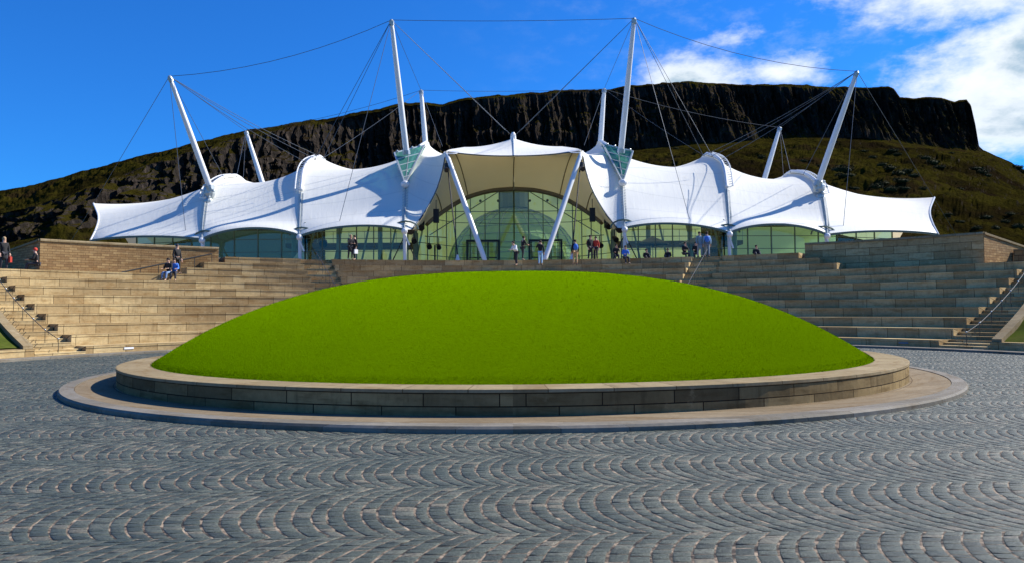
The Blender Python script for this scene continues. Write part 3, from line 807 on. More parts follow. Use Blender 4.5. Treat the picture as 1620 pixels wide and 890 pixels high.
# entrance ring plates and the finial
for s in (-1,1):
    b = MB(); c = SX(P(714,241,63), s); V = []
    for a in range(20): V.append((c.x+.62*math.cos(a*PI/10), c.y+.9*math.sin(a*PI/10), c.z+.28*math.sin(a*PI/10)-.05*0))
    b.add(V+[(x,y,z-.06) for x,y,z in V], [tuple(range(20)), tuple(range(39,19,-1))]+[(i,(i+1)%20,20+(i+1)%20,20+i) for i in range(20)])
    b.build('corner_plate', M['mast'], tb)
b = MB(); p = P(813,247,73); c0 = Vector((BX,76,p.z+.9)); 
c0.z = P(812,225,76).z; b.tube([c0, c0+Vector((0,0,.35)), c0+Vector((0,0,.7)), c0+Vector((0,0,.95))], [.32,.30,.26,.12], 10); b.build('finial', M['mast'], tb)
b = MB(); b.tube([Vector((BX,p_[1],p_[2]+.03)) for p_ in S5[:15]], .05, 6); b.build('ridge_seam', M['steel'], tb)
# glass brackets at the tall masts, small steel brackets at the outer masts
for s in (-1,1):
    A = SX(P(624,242,66.6), s); B = SX(P(671,230,69.0), s); C = SX(P(641,291,62.9), s)
    A2 = A+Vector((0,.9,0)); B2 = B+Vector((0,.9,0)); C2 = C+Vector((0,.35,0))
    b = MB(); b.add([A,B,C,A2,B2,C2], [(0,1,2),(5,4,3),(0,3,4,1),(1,4,5,2),(2,5,3,0)]); gp = b.build('mast_glazing', M['glassbracket'], tb)
    b = MB()
    for p, q in ((A,B),(B,C),(C,A),(A,A2),(B,B2)): b.bar(p,q,.12,.12)
    for t in (.22,.42,.62,.8): b.bar(A.lerp(C,t), B.lerp(C,t), .07, .07)
    b.bar(A.lerp(B,.5), C, .07, .07)
    for t in (.1,.35,.6,.85): q = A.lerp(B,t); b.ball(q+Vector((0,-.12,.05)), .1)
    build_sub(b, 'glazing_frame', M['steel'], gp)
    b = MB(); b.ball(C+Vector((0,-.1,-.05)), .36, 1, .8, .8); b.build('mast_foot', M['mast'], tb)
    # outer
    q0 = SX(P(331,300,64.2), s); b = MB()
    b.ball(q0+Vector((0,0,-.2)), .62, .8, .7, 1.1); b.ball(q0+Vector((.0,-.2,-1.0)), .34); b.bar(q0+Vector((-.3,0,.4)), q0+Vector((.1,0,-1.0)), .3, .3)
    for a in range(6): b.ball(q0+Vector((.5*math.cos(a),-.4,.5*math.sin(a)-.2)), .11)
    b.build('mast_foot', M['steel'], tb)
# masts
def mast(base, top, r0, r1, s):
    a = SX(base, s); t = SX(top, s); b = MB()
    pts = [a.lerp(t, q) for q in (0,.02,.12,.5,.92,.975,.98,1)]
    b.tube(pts, [r0*.8,r0,r0*1.02,r0*.95,r1,r1*.8,r1*.5,r1*.45], 12); m = b.build('mast', M['mast'], tb, True)
    b = MB(); d = (t-a).normalized(); b.tube([t-d*.45, t-d*.1, t+d*.05], [r1*1.15,r1*1.2,.1], 8); build_sub(b, 'mast_head', M['steel'], m)
    b = MB(); b.tube([a-d*.1, a+d*.25], r0*1.35, 10); build_sub(b, 'base_collar', M['steel'], m)
    return t
TOPS = {}
spec = {'inner':(P(643,243,66.2),P(619,32,64.5),.25,.18),'outer':(P(333,299,64.0),P(268,121,62.5),.24,.17),
        'rear_inner':(P(676,262,86),P(666,143,87),.30,.22),'rear_outer':(P(424,318,84),P(389,208,86),.28,.20)}
for k, (a, t, r0, r1) in spec.items():
    for s in (-1,1): TOPS[k,s] = mast(a, t, r0, r1, s)
def cable(a, c, sag=0, r=.032):
    r *= .72
    b = MB(); n = 9; b.tube([Vector(a).lerp(Vector(c), i/n)-Vector((0,0,sag*4*(i/n)*(1-i/n))) for i in range(n+1)], r, 5, False); b.build('cable', M['cable'], tb)
cable(TOPS['inner',-1], TOPS['inner',1], .15)
cable(TOPS['rear_inner',-1], TOPS['rear_inner',1], .2, .03)
fin_ = Vector((BX,76,P(812,214,76).z))
for s in (-1,1):
    ti, to, ri, ro = (TOPS[k,s] for k in ('inner','outer','rear_inner','rear_outer'))
    cable(ti, to, .9); cable(ri, ro, .5, .03); cable(ti, ri, 0, .028); cable(to, ro, 0, .028)
    cable(ti, SX(P(534,363,59.3), s), 0, .03)              # front tie
    cable(to, SX(P(295,379,60.3), s), 0, .03)
    for dx in (0,.5): cable(ti, fin_+Vector((s*dx*1.5, -6*dx,-.2)), 0, .03)
    for q in ((497,254,66.5),(512,251,70)): cable(ti, SX(P(*q), s), 0, .03)
    for q in ((486,258,65.2),(500,252,67.5),(516,252,71)): cable(to, SX(P(*q), s), .3, .03)
    cable(to, SX(P(355,283,66.5), s), 0, .028)
    cable(to, SX(P(60,470,100), s), 0, .03)
    cable(ri, SX(P(700,232,76), s), 0, .026); cable(ro, SX(P(374,281,70), s), 0, .026); cable(ri, SX(P(510,251,72), s), .2, .026)
    cable(ro, SX(P(384,300,80), s), 0, .026)
    # entrance struts and dark ties
    a = SX(P(706,243,62.3), s); f = SX(P(769,414,58.6), s); f.z = ZT
    b = MB(); b.tube([a.lerp(f,q) for q in (0,.05,.5,.95,1)], [.12,.19,.21,.19,.12], 10); b.build('entrance_strut', M['mast'], tb, True)
    a2 = SX(P(708,262,62.1), s); f2 = SX(P(724,412,59.4), s); f2.z = ZT
    b = MB(); b.tube([a2, f2+Vector((0,0,.7))], .06, 6); b.tube([a2+Vector((0,0,.15)), a2-Vector((0,0,.25))], .26, 8); b.build('tie_rod', M['dark'], tb)
    b = MB(); b.tube([f2, f2+Vector((0,0,.75))], [.26,.07], 8); b.build('tie_anchor', M['mast'], tb)
    # posts under the seams, with braces
    for k in (1,2,3):
        e = Vector(PF[k][0]); top = SX(e+Vector((0,.1,.15)), s)
        b = MB(); b.tube([(top.x,top.y,ZT),(top.x,top.y,ZT+.5),(top.x,top.y,top.z-.4),top], [.15,.13,.15,.22], 8); po = b.build('seam_post', M['mast'], tb)
        b = MB()
        for q in (-1,1): b.tube([(top.x,top.y-.05,top.z-.6),(top.x+q*1.0,top.y-.2,ZT)], .045, 6)
        if k == 3: build_sub(b, 'brace', M['dark'], po)
        b = MB(); b.bar((top.x-.12,top.y-.2,top.z-.2),(top.x+.1*s*-1+.3,top.y-.3,top.z-1.3),.10,.10); b.ball((top.x,top.y-.15,top.z-.25),.24); build_sub(b, 'clamp', M['mast'], po)
        # lifted eye of the eave above the post
        b = MB(); V = []; 
        for a_ in range(0,9): V.append((top.x+.95*math.cos(PI-a_*PI/8), top.y+.55, top.z-.05+.62*math.sin(a_*PI/8)))
        b.tube(V, .07, 6); b.build('eave_hoop', M['mullion'], tb)
# glazing under the eaves
def glass_run(pts, top, s, div, m, name='glass_wall'):
    """pts: list of (x,y) ground points left->right; top: function t->z"""
    pts = [SX((*p,0), s) for p in pts]; seg = len(pts)-1
    b = MB(); fr = MB()
    for i in range(seg):
        a, c = pts[i], pts[i+1]
        for q in range(div):
            t0, t1 = q/div, (q+1)/div; p0 = a.lerp(c,t0); p1 = a.lerp(c,t1); g0, g1 = (i+t0)/seg, (i+t1)/seg
            z0, z1 = top(g0), top(g1)
            b.add([(p0.x,p0.y,ZT+.02),(p1.x,p1.y,ZT+.02),(p1.x,p1.y,z1),(p0.x,p0.y,z0)],[(0,1,2,3)])
            fr.bar((p0.x,p0.y-.03,ZT),(p0.x,p0.y-.03,z0-.02),.075,.12)
            for zz in (ZT+.08, ZT+1.12, ZT+2.1, ZT+4.2):
                if zz < min(z0,z1)-.2: fr.bar((p0.x,p0.y-.03,zz),(p1.x,p1.y-.03,zz),.05,.05)
    w = b.build(name, m, tb)
    p1 = pts[-1]; fr.bar((p1.x,p1.y-.03,ZT),(p1.x,p1.y-.03,top(1)-.02),.075,.12)
    build_sub(fr, 'mullions', M['mullion'], w)
    return w
g3 = ga  # arch curve samples (left half, from edge to centre)
for s in (-1,1):
    e0,e1_,e2_,e3_ = (PF[k][0] for k in (0,1,2,3))
    glass_run([(e0[0]+2.5,e0[1]+2.4),(e1_[0],e1_[1]+1.7),(e2_[0],e2_[1]+1.6)], lambda t: 8.0+.3*t, s, 4, M['glassteal'])
    glass_run([(e2_[0],e2_[1]+1.6),(e3_[0],e3_[1]+1.9)], lambda t: 8.5, s, 6, M['glass'])
    # tall entrance glass following the arch
    xs = g3[:,0]; zs = g3[:,2]
    def topz(t, xs=xs, zs=zs):
        x = xs[0]+(BX-xs[0])*t; return float(np.interp(x, xs, zs))-.12
    glass_run([(xs[0],g3[0][1]+.3),(xs[0]+(BX-xs[0])*.35,68.6),(BX,69.8)], topz, s, 4, M['glass'])
    # diagonal stays of the glass wall
    b = MB(); b.bar(SX(P(788,304,69.0),s), SX(P(680,372,65.5),s), .07,.07); b.bar(SX(P(700,335,67.2),s), SX(P(812,335,69.4),s), .06,.06)
    for px in (735,760,788): b.ball(SX(P(px,318,68.4),s), .12)
    b.build('glass_stay', M['mullion'], tb)
    # doors
    x0, x1 = (P(740,400,68.4).x, P(789,400,68.4).x)
    dz = P(765,381,68.2).z
    fr = MB()
    X = [2*BX-x if s>0 else x for x in (x0,x1)]; X.sort()
    fr.box((X[0]-.1,67.8,dz-.12),(X[1]+.1,68.1,dz+.05)); fr.box((X[0]-.1,67.8,ZT),(X[0]+.06,68.1,dz-.122)); fr.box((X[1]-.06,67.8,ZT),(X[1]+.1,68.1,dz-.122))
    dr = fr.build('doorway', M['dark'], tb)
    for q in range(3):
        w = (X[1]-X[0]-.16)/3; lf = MB(); a = X[0]+.08+q*w
        for (p0,p1) in (((a+.02,67.9,ZT+.02),(a+.09,67.98,dz-.14)),((a+w-.09,67.9,ZT+.02),(a+w-.02,67.98,dz-.14)),((a+.092,67.9,ZT+.02),(a+w-.092,67.98,ZT+.2)),((a+.092,67.9,ZT+1.05),(a+w-.092,67.98,ZT+1.12))): lf.box(p0,p1)
        build_sub(lf, 'door_leaf', M['dark'], dr)
# interior: floor, rear glazed wall, gallery slab, columns
b = MB(); b.box((-33,62.5,ZT+.004),(33.3,86,ZT+.02)); b.build('interior_floor', M['floorin'], tb)
b = MB(); b.box((-20,84.0,ZT),(20.3,84.3,15.2)); b.build('rear_wall', M['frost'], tb)
for s in (-1,1):
    xa, xb = sorted((SX((-19.5,0,0),s).x, SX((-8.6,0,0),s).x))
    b = MB(); b.box((xa,67.5,7.15),(xb,71,7.5)); gs = b.build('gallery_slab', M['slab'], tb)
    b = MB()
    for i in range(9): x = xa+(xb-xa)*i/8; b.tube([(x,67.6,7.5),(x,67.6,8.5)], .025, 6)
    b.tube([(xa,67.6,8.5),(xb,67.6,8.5)], .03, 6); build_sub(b, 'gallery_rail', M['steel'], gs)
    for i, x in enumerate((-18.2,-14.6,-11.2,-8.3)):
        q = SX((x,65.5+.6*i,ZT),s); b = MB(); b.tube([q, q+Vector((0,0,4.5 if i<3 else 6.0))], .2, 10); b.build('column', M['post'], tb)
    for i in range(5):
        q = SX((-17.5+i*2.3,66.5,ZT),s); b = MB(); b.bar(q+Vector((0,0,0)), q+Vector((.9*s*(-1),0,4.2)), .14,.14); b.build('raking_prop', M['post'], tb)
    # outer bay rear wall, lower
    xa, xb = sorted((SX((-31,0,0),s).x, SX((-20.1,0,0),s).x))
    b = MB(); b.box((xa,76,ZT),(xb,76.3,9.5)); b.build('rear_wall', M['frost'] if s>0 else M['post'], tb)
    # white leaning blade of the left bay / right bay
    q = SX((-18.4,63.5,ZT),s); b = MB(); b.add([q, q+Vector((1.9*(-s),0,0)), q+Vector((1.5*(-s),.4,2.0)), q+Vector((0,.15,0)), q+Vector((1.9*(-s),.15,0)), q+Vector((1.5*(-s),.55,2.0))], [(0,1,2),(5,4,3),(0,3,4,1),(1,4,5,2),(2,5,3,0)])
    if s < 0: b.build('white_fin', M['mast'], tb)
# spotlights under the eaves
def spot(px, py, Y, s, r=.34):
    c = SX(P(px,py,Y), s); b = MB()
    b.tube([c+Vector((-.1,.25,.12)), c+Vector((0,-.1,0)), c+Vector((.06,-.4,-.15))], [r*.6,r*.95,r], 10); sp = b.build('spotlight', M['dark'], tb)
    b = MB(); b.tube([c+Vector((0,.1,0)), c+Vector((0,.1,.7))], .035, 6); build_sub(b, 'spotlight_bracket', M['dark'], sp)
for s in (-1,1):
    for q in ((484,376,60.8,.42),(512,384,64,.34),(649,363,59.8,.34),(666,359,62.3,.26),(655,380,62,.22),(679,389,63,.22),(694,390,63,.2),(706,268,61.9,.2)): spot(q[0],q[1],q[2],s,q[3])
    # truss of lamps inside the entrance side
    b = MB(); b.bar(SX(P(672,374,62.8),s), SX(P(706,376,63.0),s), .06,.06); b.bar(SX(P(688,388,62.8),s), SX(P(688,412,62.8),s), .12,.12); b.build('lamp_stand', M['dark'], tb)
    # hanging banner-like speaker boxes by the entrance
    for (px,py) in ((690,342),(667,352)):
        c = SX(P(px,py,63),s); b = MB(); b.box((c.x-.22,c.y-.2,c.z-.55),(c.x+.22,c.y+.2,c.z+.55)); b.tube([c+Vector((0,0,.5)), c+Vector((0,0,1.3))], .03, 6); b.build('loudspeaker', M['dark'], tb)

# glass dome inside the entrance
gd = thing('glass_dome', 'ribbed glass dome seen through the entrance glazing', 'dome', (BX,77,ZT))
rd, hd = 6.6, 6.5
na, nr = 48, 20
aa, tt = np.meshgrid(np.linspace(0,2*PI,na+1), np.linspace(0,PI/2,nr), indexing='ij')
V = np.stack([BX+rd*np.cos(aa)*np.cos(tt), 77.0+rd*np.sin(aa)*np.cos(tt), ZT+hd*np.sin(tt)],-1)
grid_obj('dome_shell', V, M['glassdome'], gd)
b = MB()
for k in range(24):
    a = 2*PI*k/24; b.tube([(BX+(rd+.04)*math.cos(a)*math.cos(t), 77+(rd+.04)*math.sin(a)*math.cos(t), ZT+(hd+.04)*math.sin(t)) for t in np.linspace(0,PI/2*.98,12)], .045, 5)
for t in np.linspace(.12,1.35,9):
    b.tube([(BX+(rd+.04)*math.cos(a)*math.cos(t), 77+(rd+.04)*math.sin(a)*math.cos(t), ZT+(hd+.04)*math.sin(t)) for a in np.linspace(0,2*PI,37)], .035, 5, False)
b.build('dome_ribs', M['steel'], gd)
b = MB(); b.tube([(BX,77,ZT+hd),(BX,77,ZT+hd+2.4)], [1.5,1.5], 16); b.build('dome_duct', M['post'], gd)

# café parasols behind the right bay glass
def parasol(px, Y, label):
    c = P(px,412,Y); o = thing('cafe_parasol', label, 'parasol', (c.x,Y,ZT), group='brown parasols behind the right glass')
    V = []; n = 8
    for i in range(n): a = 2*PI*i/n; V.append((c.x+1.35*math.cos(a), Y+1.35*math.sin(a), ZT+2.0))
    b = MB(); b.add(V+[(c.x,Y,ZT+2.55)]+[(x,y,z-.16) for x,y,z in V], [(i,(i+1)%n,n) for i in range(n)]+[(n+1+i,n+1+(i+1)%n,(i+1)%n,i) for i in range(n)]); b.build('canopy', M['slab'], o)
    b = MB(); b.tube([(c.x,Y,ZT),(c.x,Y,ZT+2.5)], .035, 6); b.build('pole', M['dark'], o)
parasol(1033, 65, 'brown parasol left of the other, behind the right glass'); parasol(1100, 66, 'brown parasol near the top of the right stairs, behind the glass')

# ---------------------------------------------------------------- hill
def hill():
    kx = [-900,-300,0,60,130,200,260,300,400,520,600,640,700,740,800,900,960,1000,1080,1150,1190,1220,1260,1300,1340,1405,1414,1424,1450,1470,1490,1510,1529,1536,1543,1549,1556,1600,1620,1700,1900,2500]
    ridge=[470,372,303,291,272,252,239,228,204,187,172,162,165,155,150,143,142,135,129,131,135,134,137,138,137,137,141,155,156,153,154,160,157,166,196,232,239,257,270,305,365,470]
    kx2= [-900,0,60,130,200,260,400,520,640,800,1000,1200,1340,1405,1450,1530,1549,1556,1620,1700,2500]
    # cliff top below the ridge (pixels), height of cliff (pixels), distances
    gap = [20,36,34,30,22,14,8,5,4,3,2,2,2,2,2,2,1,.5,.5,.5,.5]
    clf = [40,50,62,72,78,88,98,98,95,90,82,76,80,82,75,78,6,1,1,1,1]
    dist= [300,290,290,295,305,315,340,365,385,400,410,415,418,420,424,432,436,438,440,440,440]
    n = 1500
    kxb = [-900,0,60,130,200,260,400,520,640,800,900,1000,1100,1200,1300,1400,1440,1500,1549,1558,1620,1700,2500]
    base = [530,388,375,372,360,335,312,300,285,268,252,238,228,222,218,222,228,236,241,243,271,306,471]
    px = np.concatenate([np.linspace(-900,-40,120,endpoint=False), np.linspace(-40,1660,n), np.linspace(1661,2500,90)])
    rg = np.interp(px, kx, ridge); gp = np.interp(px, kx2, gap); cl = np.interp(px, kx2, clf); ds = np.interp(px, kx2, dist)
    rg = rg + (fbm(px/26.0, px*0+3.3, 5, .6)-.5)*7*np.clip(cl/40,.25,1) 
    cl = np.clip(np.interp(px, kxb, base)-rg-gp, .5, 200)
    foot = np.full_like(px, 106.0)
    keys = [('foot', 0, foot), ('cb', rg+gp+cl, ds-22), ('ct', rg+gp, ds), ('rg', rg, ds+gp*1.6+4), ('bk', rg+6, ds+gp*1.6+60), ('bk2', rg+60, ds+240)]
    pts = [Pn(px, k[1] if not np.isscalar(k[1]) else np.full_like(px, 400.), k[2]) for k in keys]
    pts[0][:,2] = 3.5; 
    nrow = [120, 120, 26, 8, 8]
    rows = []; kind = []
    for i, m in enumerate(nrow):
        for q in range(m):
            t = q/m; rows.append(pts[i]*(1-t)+pts[i+1]*t); kind.append((i,t))
    rows.append(pts[-1]); kind.append((5,0))
    V = np.stack(rows, 0)                       # rows, cols, 3
    for r, (i, t) in enumerate(kind):
        X = V[r,:,0]; Y = V[r,:,1]; Z = V[r,:,2]
        if i == 0:      # talus: gentle swell, lowish near the building so it stays behind it
            prof = -(1-t)*t*26*np.clip((Z-20)/60,0,1)*0
            amp = min(1,t*4)*min(1,(1-t)*6+.15)
            Z += amp*((fbm(X/38+5,Y/38,5,.55)-.5)*12+(fbm(X/9,Y/9,5,.65)-.5)*5)
            # left: a dark rocky bluff stands out of the lower slope
            bl = np.exp(-((px-110)/95)**2)*np.clip((t-.36)/.05,0,1)*np.clip((.62-t)/.22,0,1)
            Z += 9*bl*(.7+.6*fbm(X/9,Y/9,3))
        if i == 1:
            w = math.sin(PI*min(1,max(0,t)))**.5 if t>0 else 0
            cs = np.clip(cl/30,0,1)
            flute = np.abs(fbm(X/5.5+.02*Z, Z/55+7, 4, .6)-.5)*2
            big = fbm(X/34, Z/90+2, 3)-.5
            ledge = fbm(X/30+50, Z/5.0, 4, .6)-.5
            flute = flute + .45*(np.abs(fbm(X/1.9+.03*Z, Z/16+1, 3, .6)-.5)*2)
            dY = (big*34 + flute*14 + ledge*7 + (fbm(X/2.2,Z/3.3,3)-.5)*3.0)*w*cs
            left = np.clip((620-px)/400,0,1)
            dY += left*w*((fbm(X/14+9,Z/9+3,4,.6)-.5)*22)
            V[r,:,1] += dY; V[r,:,0] += dY*0.15+ (fbm(X/6+31,Z/8,3)-.5)*3*w*cs
            # staircase: steep rock alternating with ledges
            V[r,:,2] += w*cs*(fbm(X/18+2,np.full_like(X,t*6.),3)-.5)*5
        if i == 2:
            Z += (fbm(X/10+5,Y/10,4)-.5)*3.2*math.sin(PI*t)
            left = np.clip((620-px)/400,0,1); Z += left*(fbm(X/6+15,Y/6,4,.6)-.5)*5*math.sin(PI*t)
    # columns run left-right, orient faces up
    return grid_obj('hill', V, M['hill'], smooth=False)
HL = hill(); tag(HL, kind='structure')
dg = bpy.context.evaluated_depsgraph_get()
bvh = BVHTree.FromObject(HL, dg)
def onhill(px, py):
    d = (CM @ Vector(((px-810)/FPX, (445-py)/FPX, -1))).normalized()
    h = bvh.ray_cast(Vector((0,0,EYE)), d); return h[0]
# gorse bushes on the slope
def bush_mesh(seed, n=700, twiggy=False):
    r = random.Random(seed); V = []; F = []
    blobs = [(r.uniform(-1,1), r.uniform(-.6,.6), r.uniform(.1,.55), r.uniform(.35,.62)) for _ in range(9)]
    for i in range(n):
        bx, by, bz, br = r.choice(blobs); th = r.uniform(0,2*PI); c = r.uniform(-.4,1); q = math.sqrt(max(0,1-c*c)); rad = br*r.uniform(.75,1.08)
        p = Vector((bx+rad*q*math.cos(th), by+rad*q*math.sin(th), max(.0,bz+rad*c*.8)))
        s = r.uniform(.05,.11); e = Vector((r.gauss(0,1),r.gauss(0,1),r.gauss(0,1))).normalized(); f = e.orthogonal().normalized(); g = e.cross(f)
        k = len(V); V += [p-f*s-g*s*.6, p+f*s-g*s*.4, p+g*s]; F.append((k,k+1,k+2))
    me = bpy.data.meshes.new('gorse_foliage'); me.from_pydata(V,[],F); me.materials.append(M['leaf']); return me
bms = [bush_mesh(i) for i in range(4)]
core = MB(); core.ball((0,0,.25),.62,1.5,.9,.7); 
stem = MB()
for i in range(5): a = i*1.26; stem.tube([(0,0,-.3),(.5*math.cos(a),.3*math.sin(a),.5)], [.07,.03], 5)
so = None
places = [(1332,272,15),(1340,280,11),(1300,264,8),(1412,240,8),(1420,245,6),(1463,252,8),(1475,259,9),(1486,266,7),(1396,262,8),(1410,268,9),(1422,276,10),(1436,272,8),(1447,279,8),(1428,288,10),(1400,292,9),(1386,298,9),(1410,302,10),(1432,300,7),(1545,268,8),(1553,274,8),(1563,279,6),(1611,266,7),(1618,272,7),
          (1205,250,6),(1272,256,5),(1352,300,7),(1366,240,5),(1460,300,6),(1505,243,4),(1520,300,5),(1070,236,4),(1100,243,4),(1380,250,5),(1520,352,6),(1560,345,7),(1590,352,7),(1612,360,8),(1600,340,6),(1575,362,7),(1545,362,6),(1500,340,6)]
whr = lambda px,py: ('high on the slope' if py<258 else 'midway up the slope' if py<285 else 'low on the slope' if py<320 else 'just behind the right stone walls')
ORD = ['first','second','third','fourth','fifth','sixth','seventh','eighth','ninth','tenth','eleventh','twelfth','thirteenth','fourteenth','fifteenth','sixteenth']
def order(px, py):
    band = sorted(q for q in places if whr(*q[:2]) == whr(px, py)); k = [q[:2] for q in band].index((px,py)); return ORD[k]
for i, (px, py, w) in enumerate(places):
    p = onhill(px, py)
    if p is None: continue
    sc = w/FPX*p.y*1.15
    wd = 'large' if w>=9 else 'mid sized' if w>=7 else 'small'
    o = thing('gorse_bush', f'{wd} dark bush {whr(px,py)}, {order(px,py)} from the left there', 'bush', (p.x,p.y,p.z-.12*sc), random.uniform(-.5,.5), 'gorse bushes on the hill slope')
    o.scale = (sc*random.uniform(.9,1.2), sc, sc*random.uniform(.65,.95))
    f = bpy.data.objects.new('foliage', bms[i%4]); COL.objects.link(f); f.parent = o
    if so is None: so = stem.build('stem', M['twig'], o, local=True)
    else: q = so.copy(); COL.objects.link(q); q.parent = o
    if i == 0: co = core.build('inner_foliage', M['leaf'], o, local=True)
    else: q = co.copy(); COL.objects.link(q); q.parent = o

# ---------------------------------------------------------------- people
def cloth(name, c, rough=.85): return plain(name, c, rough, 0, .2, 20)
SKIN = plain('skin', (.50,.30,.21), .55, 0, .08, 10)
CM_ = {'black':cloth('black_cloth',(.012,.012,.014)),'white':cloth('white_cloth',(.72,.74,.76)),'jeans':cloth('denim',(.16,.25,.42)),'blue':cloth('blue_cloth',(.05,.18,.60)),'paleblue':cloth('pale_blue_cloth',(.35,.55,.75)),
       'red':cloth('red_cloth',(.55,.05,.03)),'tan':cloth('tan_cloth',(.50,.33,.17)),'grey':cloth('grey_cloth',(.20,.24,.28)),'teal':cloth('grey_blue_cloth',(.16,.26,.32)),'dark':cloth('dark_trousers',(.03,.03,.04)),'hair':cloth('brown_hair',(.03,.018,.01)),'shoe':cloth('shoe_leather',(.02,.018,.016)),'fair':cloth('fair_hair',(.35,.24,.13))}
def skin_obj(name, nodes, edges, m, parent, root=0, sub=1):
    me = bpy.data.meshes.new(name); me.from_pydata([n[0] for n in nodes], edges, []); me.materials.append(m)
    o = bpy.data.objects.new(name, me); COL.objects.link(o); o.parent = parent
    md = o.modifiers.new('skin','SKIN'); md.use_smooth_shade = True
    if not me.skin_vertices: 
        bm = bmesh.new(); bm.from_mesh(me); bm.verts.layers.skin.verify(); bm.to_mesh(me); bm.free()
    for i, n in enumerate(nodes):
        r = n[1]; me.skin_vertices[0].data[i].radius = r if hasattr(r,'__len__') else (r,r)
        me.skin_vertices[0].data[i].use_root = (i == root)
    if sub: sd_ = o.modifiers.new('sub','SUBSURF'); sd_.levels = sub; sd_.render_levels = sub
    return o
def person(loc, rz, label, top, legs, pose='stand', hair='hair', sc=1.0, extra=None, coat=False, group='people on the terrace steps'):
    o = thing('person', label, 'person', loc, rz, group); o.scale = (sc,)*3
    V = Vector
    hip = .93; lean = 0; fy = -1   # faces local -Y
    if pose == 'bend': lean = .5
    if pose == 'lookdown': lean = .15
    seat = .44
    if pose in ('sit','sitfloor'): hip = seat+.08 if pose=='sit' else .12
    pel = V((0,0,hip)); dirn = V((0,-math.sin(lean),math.cos(lean)))
    if pose in ('sit','sitfloor'): dirn = V((0,-.18,.98))
    bel = pel+dirn*.18; che = pel+dirn*.38; nb = pel+dirn*.52; hd = nb+V((0,-.02-.05*lean,.10)) ; ht = hd+V((0,-.03-.08*lean,.12))
    J = {}
    for s, n in ((-1,'L'),(1,'R')):
        J['sh'+n] = che+V((s*.17,0,.07))
        if pose == 'bend' or pose == 'lookdown':
            J['el'+n] = J['sh'+n]+V((s*.05,-.10,-.25)); J['ha'+n] = J['el'+n]+V((-s*.10,-.22,-.02))
        elif pose in ('sit','sitfloor'):
            J['el'+n] = J['sh'+n]+V((s*.06,-.08,-.25)); J['ha'+n] = J['el'+n]+V((-s*.07,-.23,-.02))
        elif pose == 'phone' and s > 0:
            J['el'+n] = J['sh'+n]+V((s*.12,-.16,-.16)); J['ha'+n] = hd+V((.12,-.05,.0))
        else:
            J['el'+n] = J['sh'+n]+V((s*.07,.02,-.28)); J['ha'+n] = J['el'+n]+V((s*.0,-.10,-.24))
        J['hp'+n] = pel+V((s*.09,0,-.04))
        if pose == 'sit': J['kn'+n] = V((s*.12,-.44,seat+.03)); J['an'+n] = V((s*.12,-.50,.08))
        elif pose == 'sitfloor': J['kn'+n] = V((s*.14,-.38,.38)); J['an'+n] = V((s*.13,-.62,.08))
        else:
            k = s*.05 if pose != 'walk' else s*.16
            J['kn'+n] = V((s*.10,-.03-k,.49)); J['an'+n] = V((s*.11,-k*1.3+.02,.08))
        J['to'+n] = J['an'+n]+V((s*.03,-.17,-.045))
    # body: one skinned surface with head, nose, hands and fingers
    N = [(pel,(.13,.10)),(bel,(.12,.09)),(che,(.135,.095)),(nb,.055),(hd,.068),(hd+V((0,-.01,.06)),.085),(ht,.07),(hd+V((0,-.095,.03)),.016)]
    E = [(0,1),(1,2),(2,3),(3,4),(4,5),(5,6),(4,7)]
    def ad(p, r, par): N.append((p,r)); E.append((par,len(N)-1)); return len(N)-1
    for s, n in ((-1,'L'),(1,'R')):
        a = ad(J['sh'+n], .052, 2); a = ad(J['el'+n], .036, a); a = ad(J['ha'+n], .026, a)
        d = (J['ha'+n]-J['el'+n]).normalized(); side = d.cross(V((0,0,1))); side = side.normalized() if side.length>.1 else V((1,0,0))
        pm = ad(J['ha'+n]+d*.07, (.034,.02), a)
        for f, (of, ln) in enumerate(((-.03,.065),(-.011,.08),(.009,.075),(.028,.055))):
            k1 = ad(J['ha'+n]+d*.10+side*of, .009, pm); ad(J['ha'+n]+d*(.10+ln)+side*of*1.2+V((0,0,-.02)), .007, k1)
        ad(J['ha'+n]+d*.06+side*(-.06)+V((0,-.01,0)), .010, a)
        a = ad(J['hp'+n], .075, 0); a = ad(J['kn'+n], .05, a); a = ad(J['an'+n], .034, a); ad(J['to'+n], .034, a)
    skin_obj('body', N, E, SKIN, o)
    # jacket
    bot = pel+V((0,0,.0)); jn = [(bot,(.16,.125)),(bel,(.15,.118)),(che,(.165,.12)),(nb-dirn*.03,.075)]; je = [(0,1),(1,2),(2,3)]
    if coat: jn[0] = (pel+V((0,0,-.02)),(.175,.135)); jn.append((pel+V((0,.0,-.40)),(.19,.15))); je.append((0,4))
    for n in 'LR':
        k = len(jn); jn += [(J['sh'+n],.072),(J['el'+n],.056),(J['el'+n].lerp(J['ha'+n],.9),.044)]; je += [(2,k),(k,k+1),(k+1,k+2)]
    skin_obj('jacket', jn, je, CM_[top], o)
    tn = [(pel+V((0,0,.02)),(.145,.115))]; te = []
    for n in 'LR':
        k = len(tn); tn += [(J['hp'+n],.092),(J['kn'+n],.070),(J['an'+n]+V((0,0,.03)),.056)]; te += [(0,k),(k,k+1),(k+1,k+2)]
    skin_obj('trousers', tn, te, CM_[legs], o)
    for n in 'LR':
        b = MB(); b.ball(J['an'+n]+V((0,-.07,-.04)), .05, .95, 2.5, .85); b.build('shoe', CM_['shoe'], o, True, local=True)
    b = MB(); c = hd+V((0,.018,.085)); b.ball(c, .098, .95, 1.05, 1.02, 12, 8); hm = b.build('hair', CM_[hair], o, True, local=True)
    if extra: extra(o, J, pel, che)
    return o
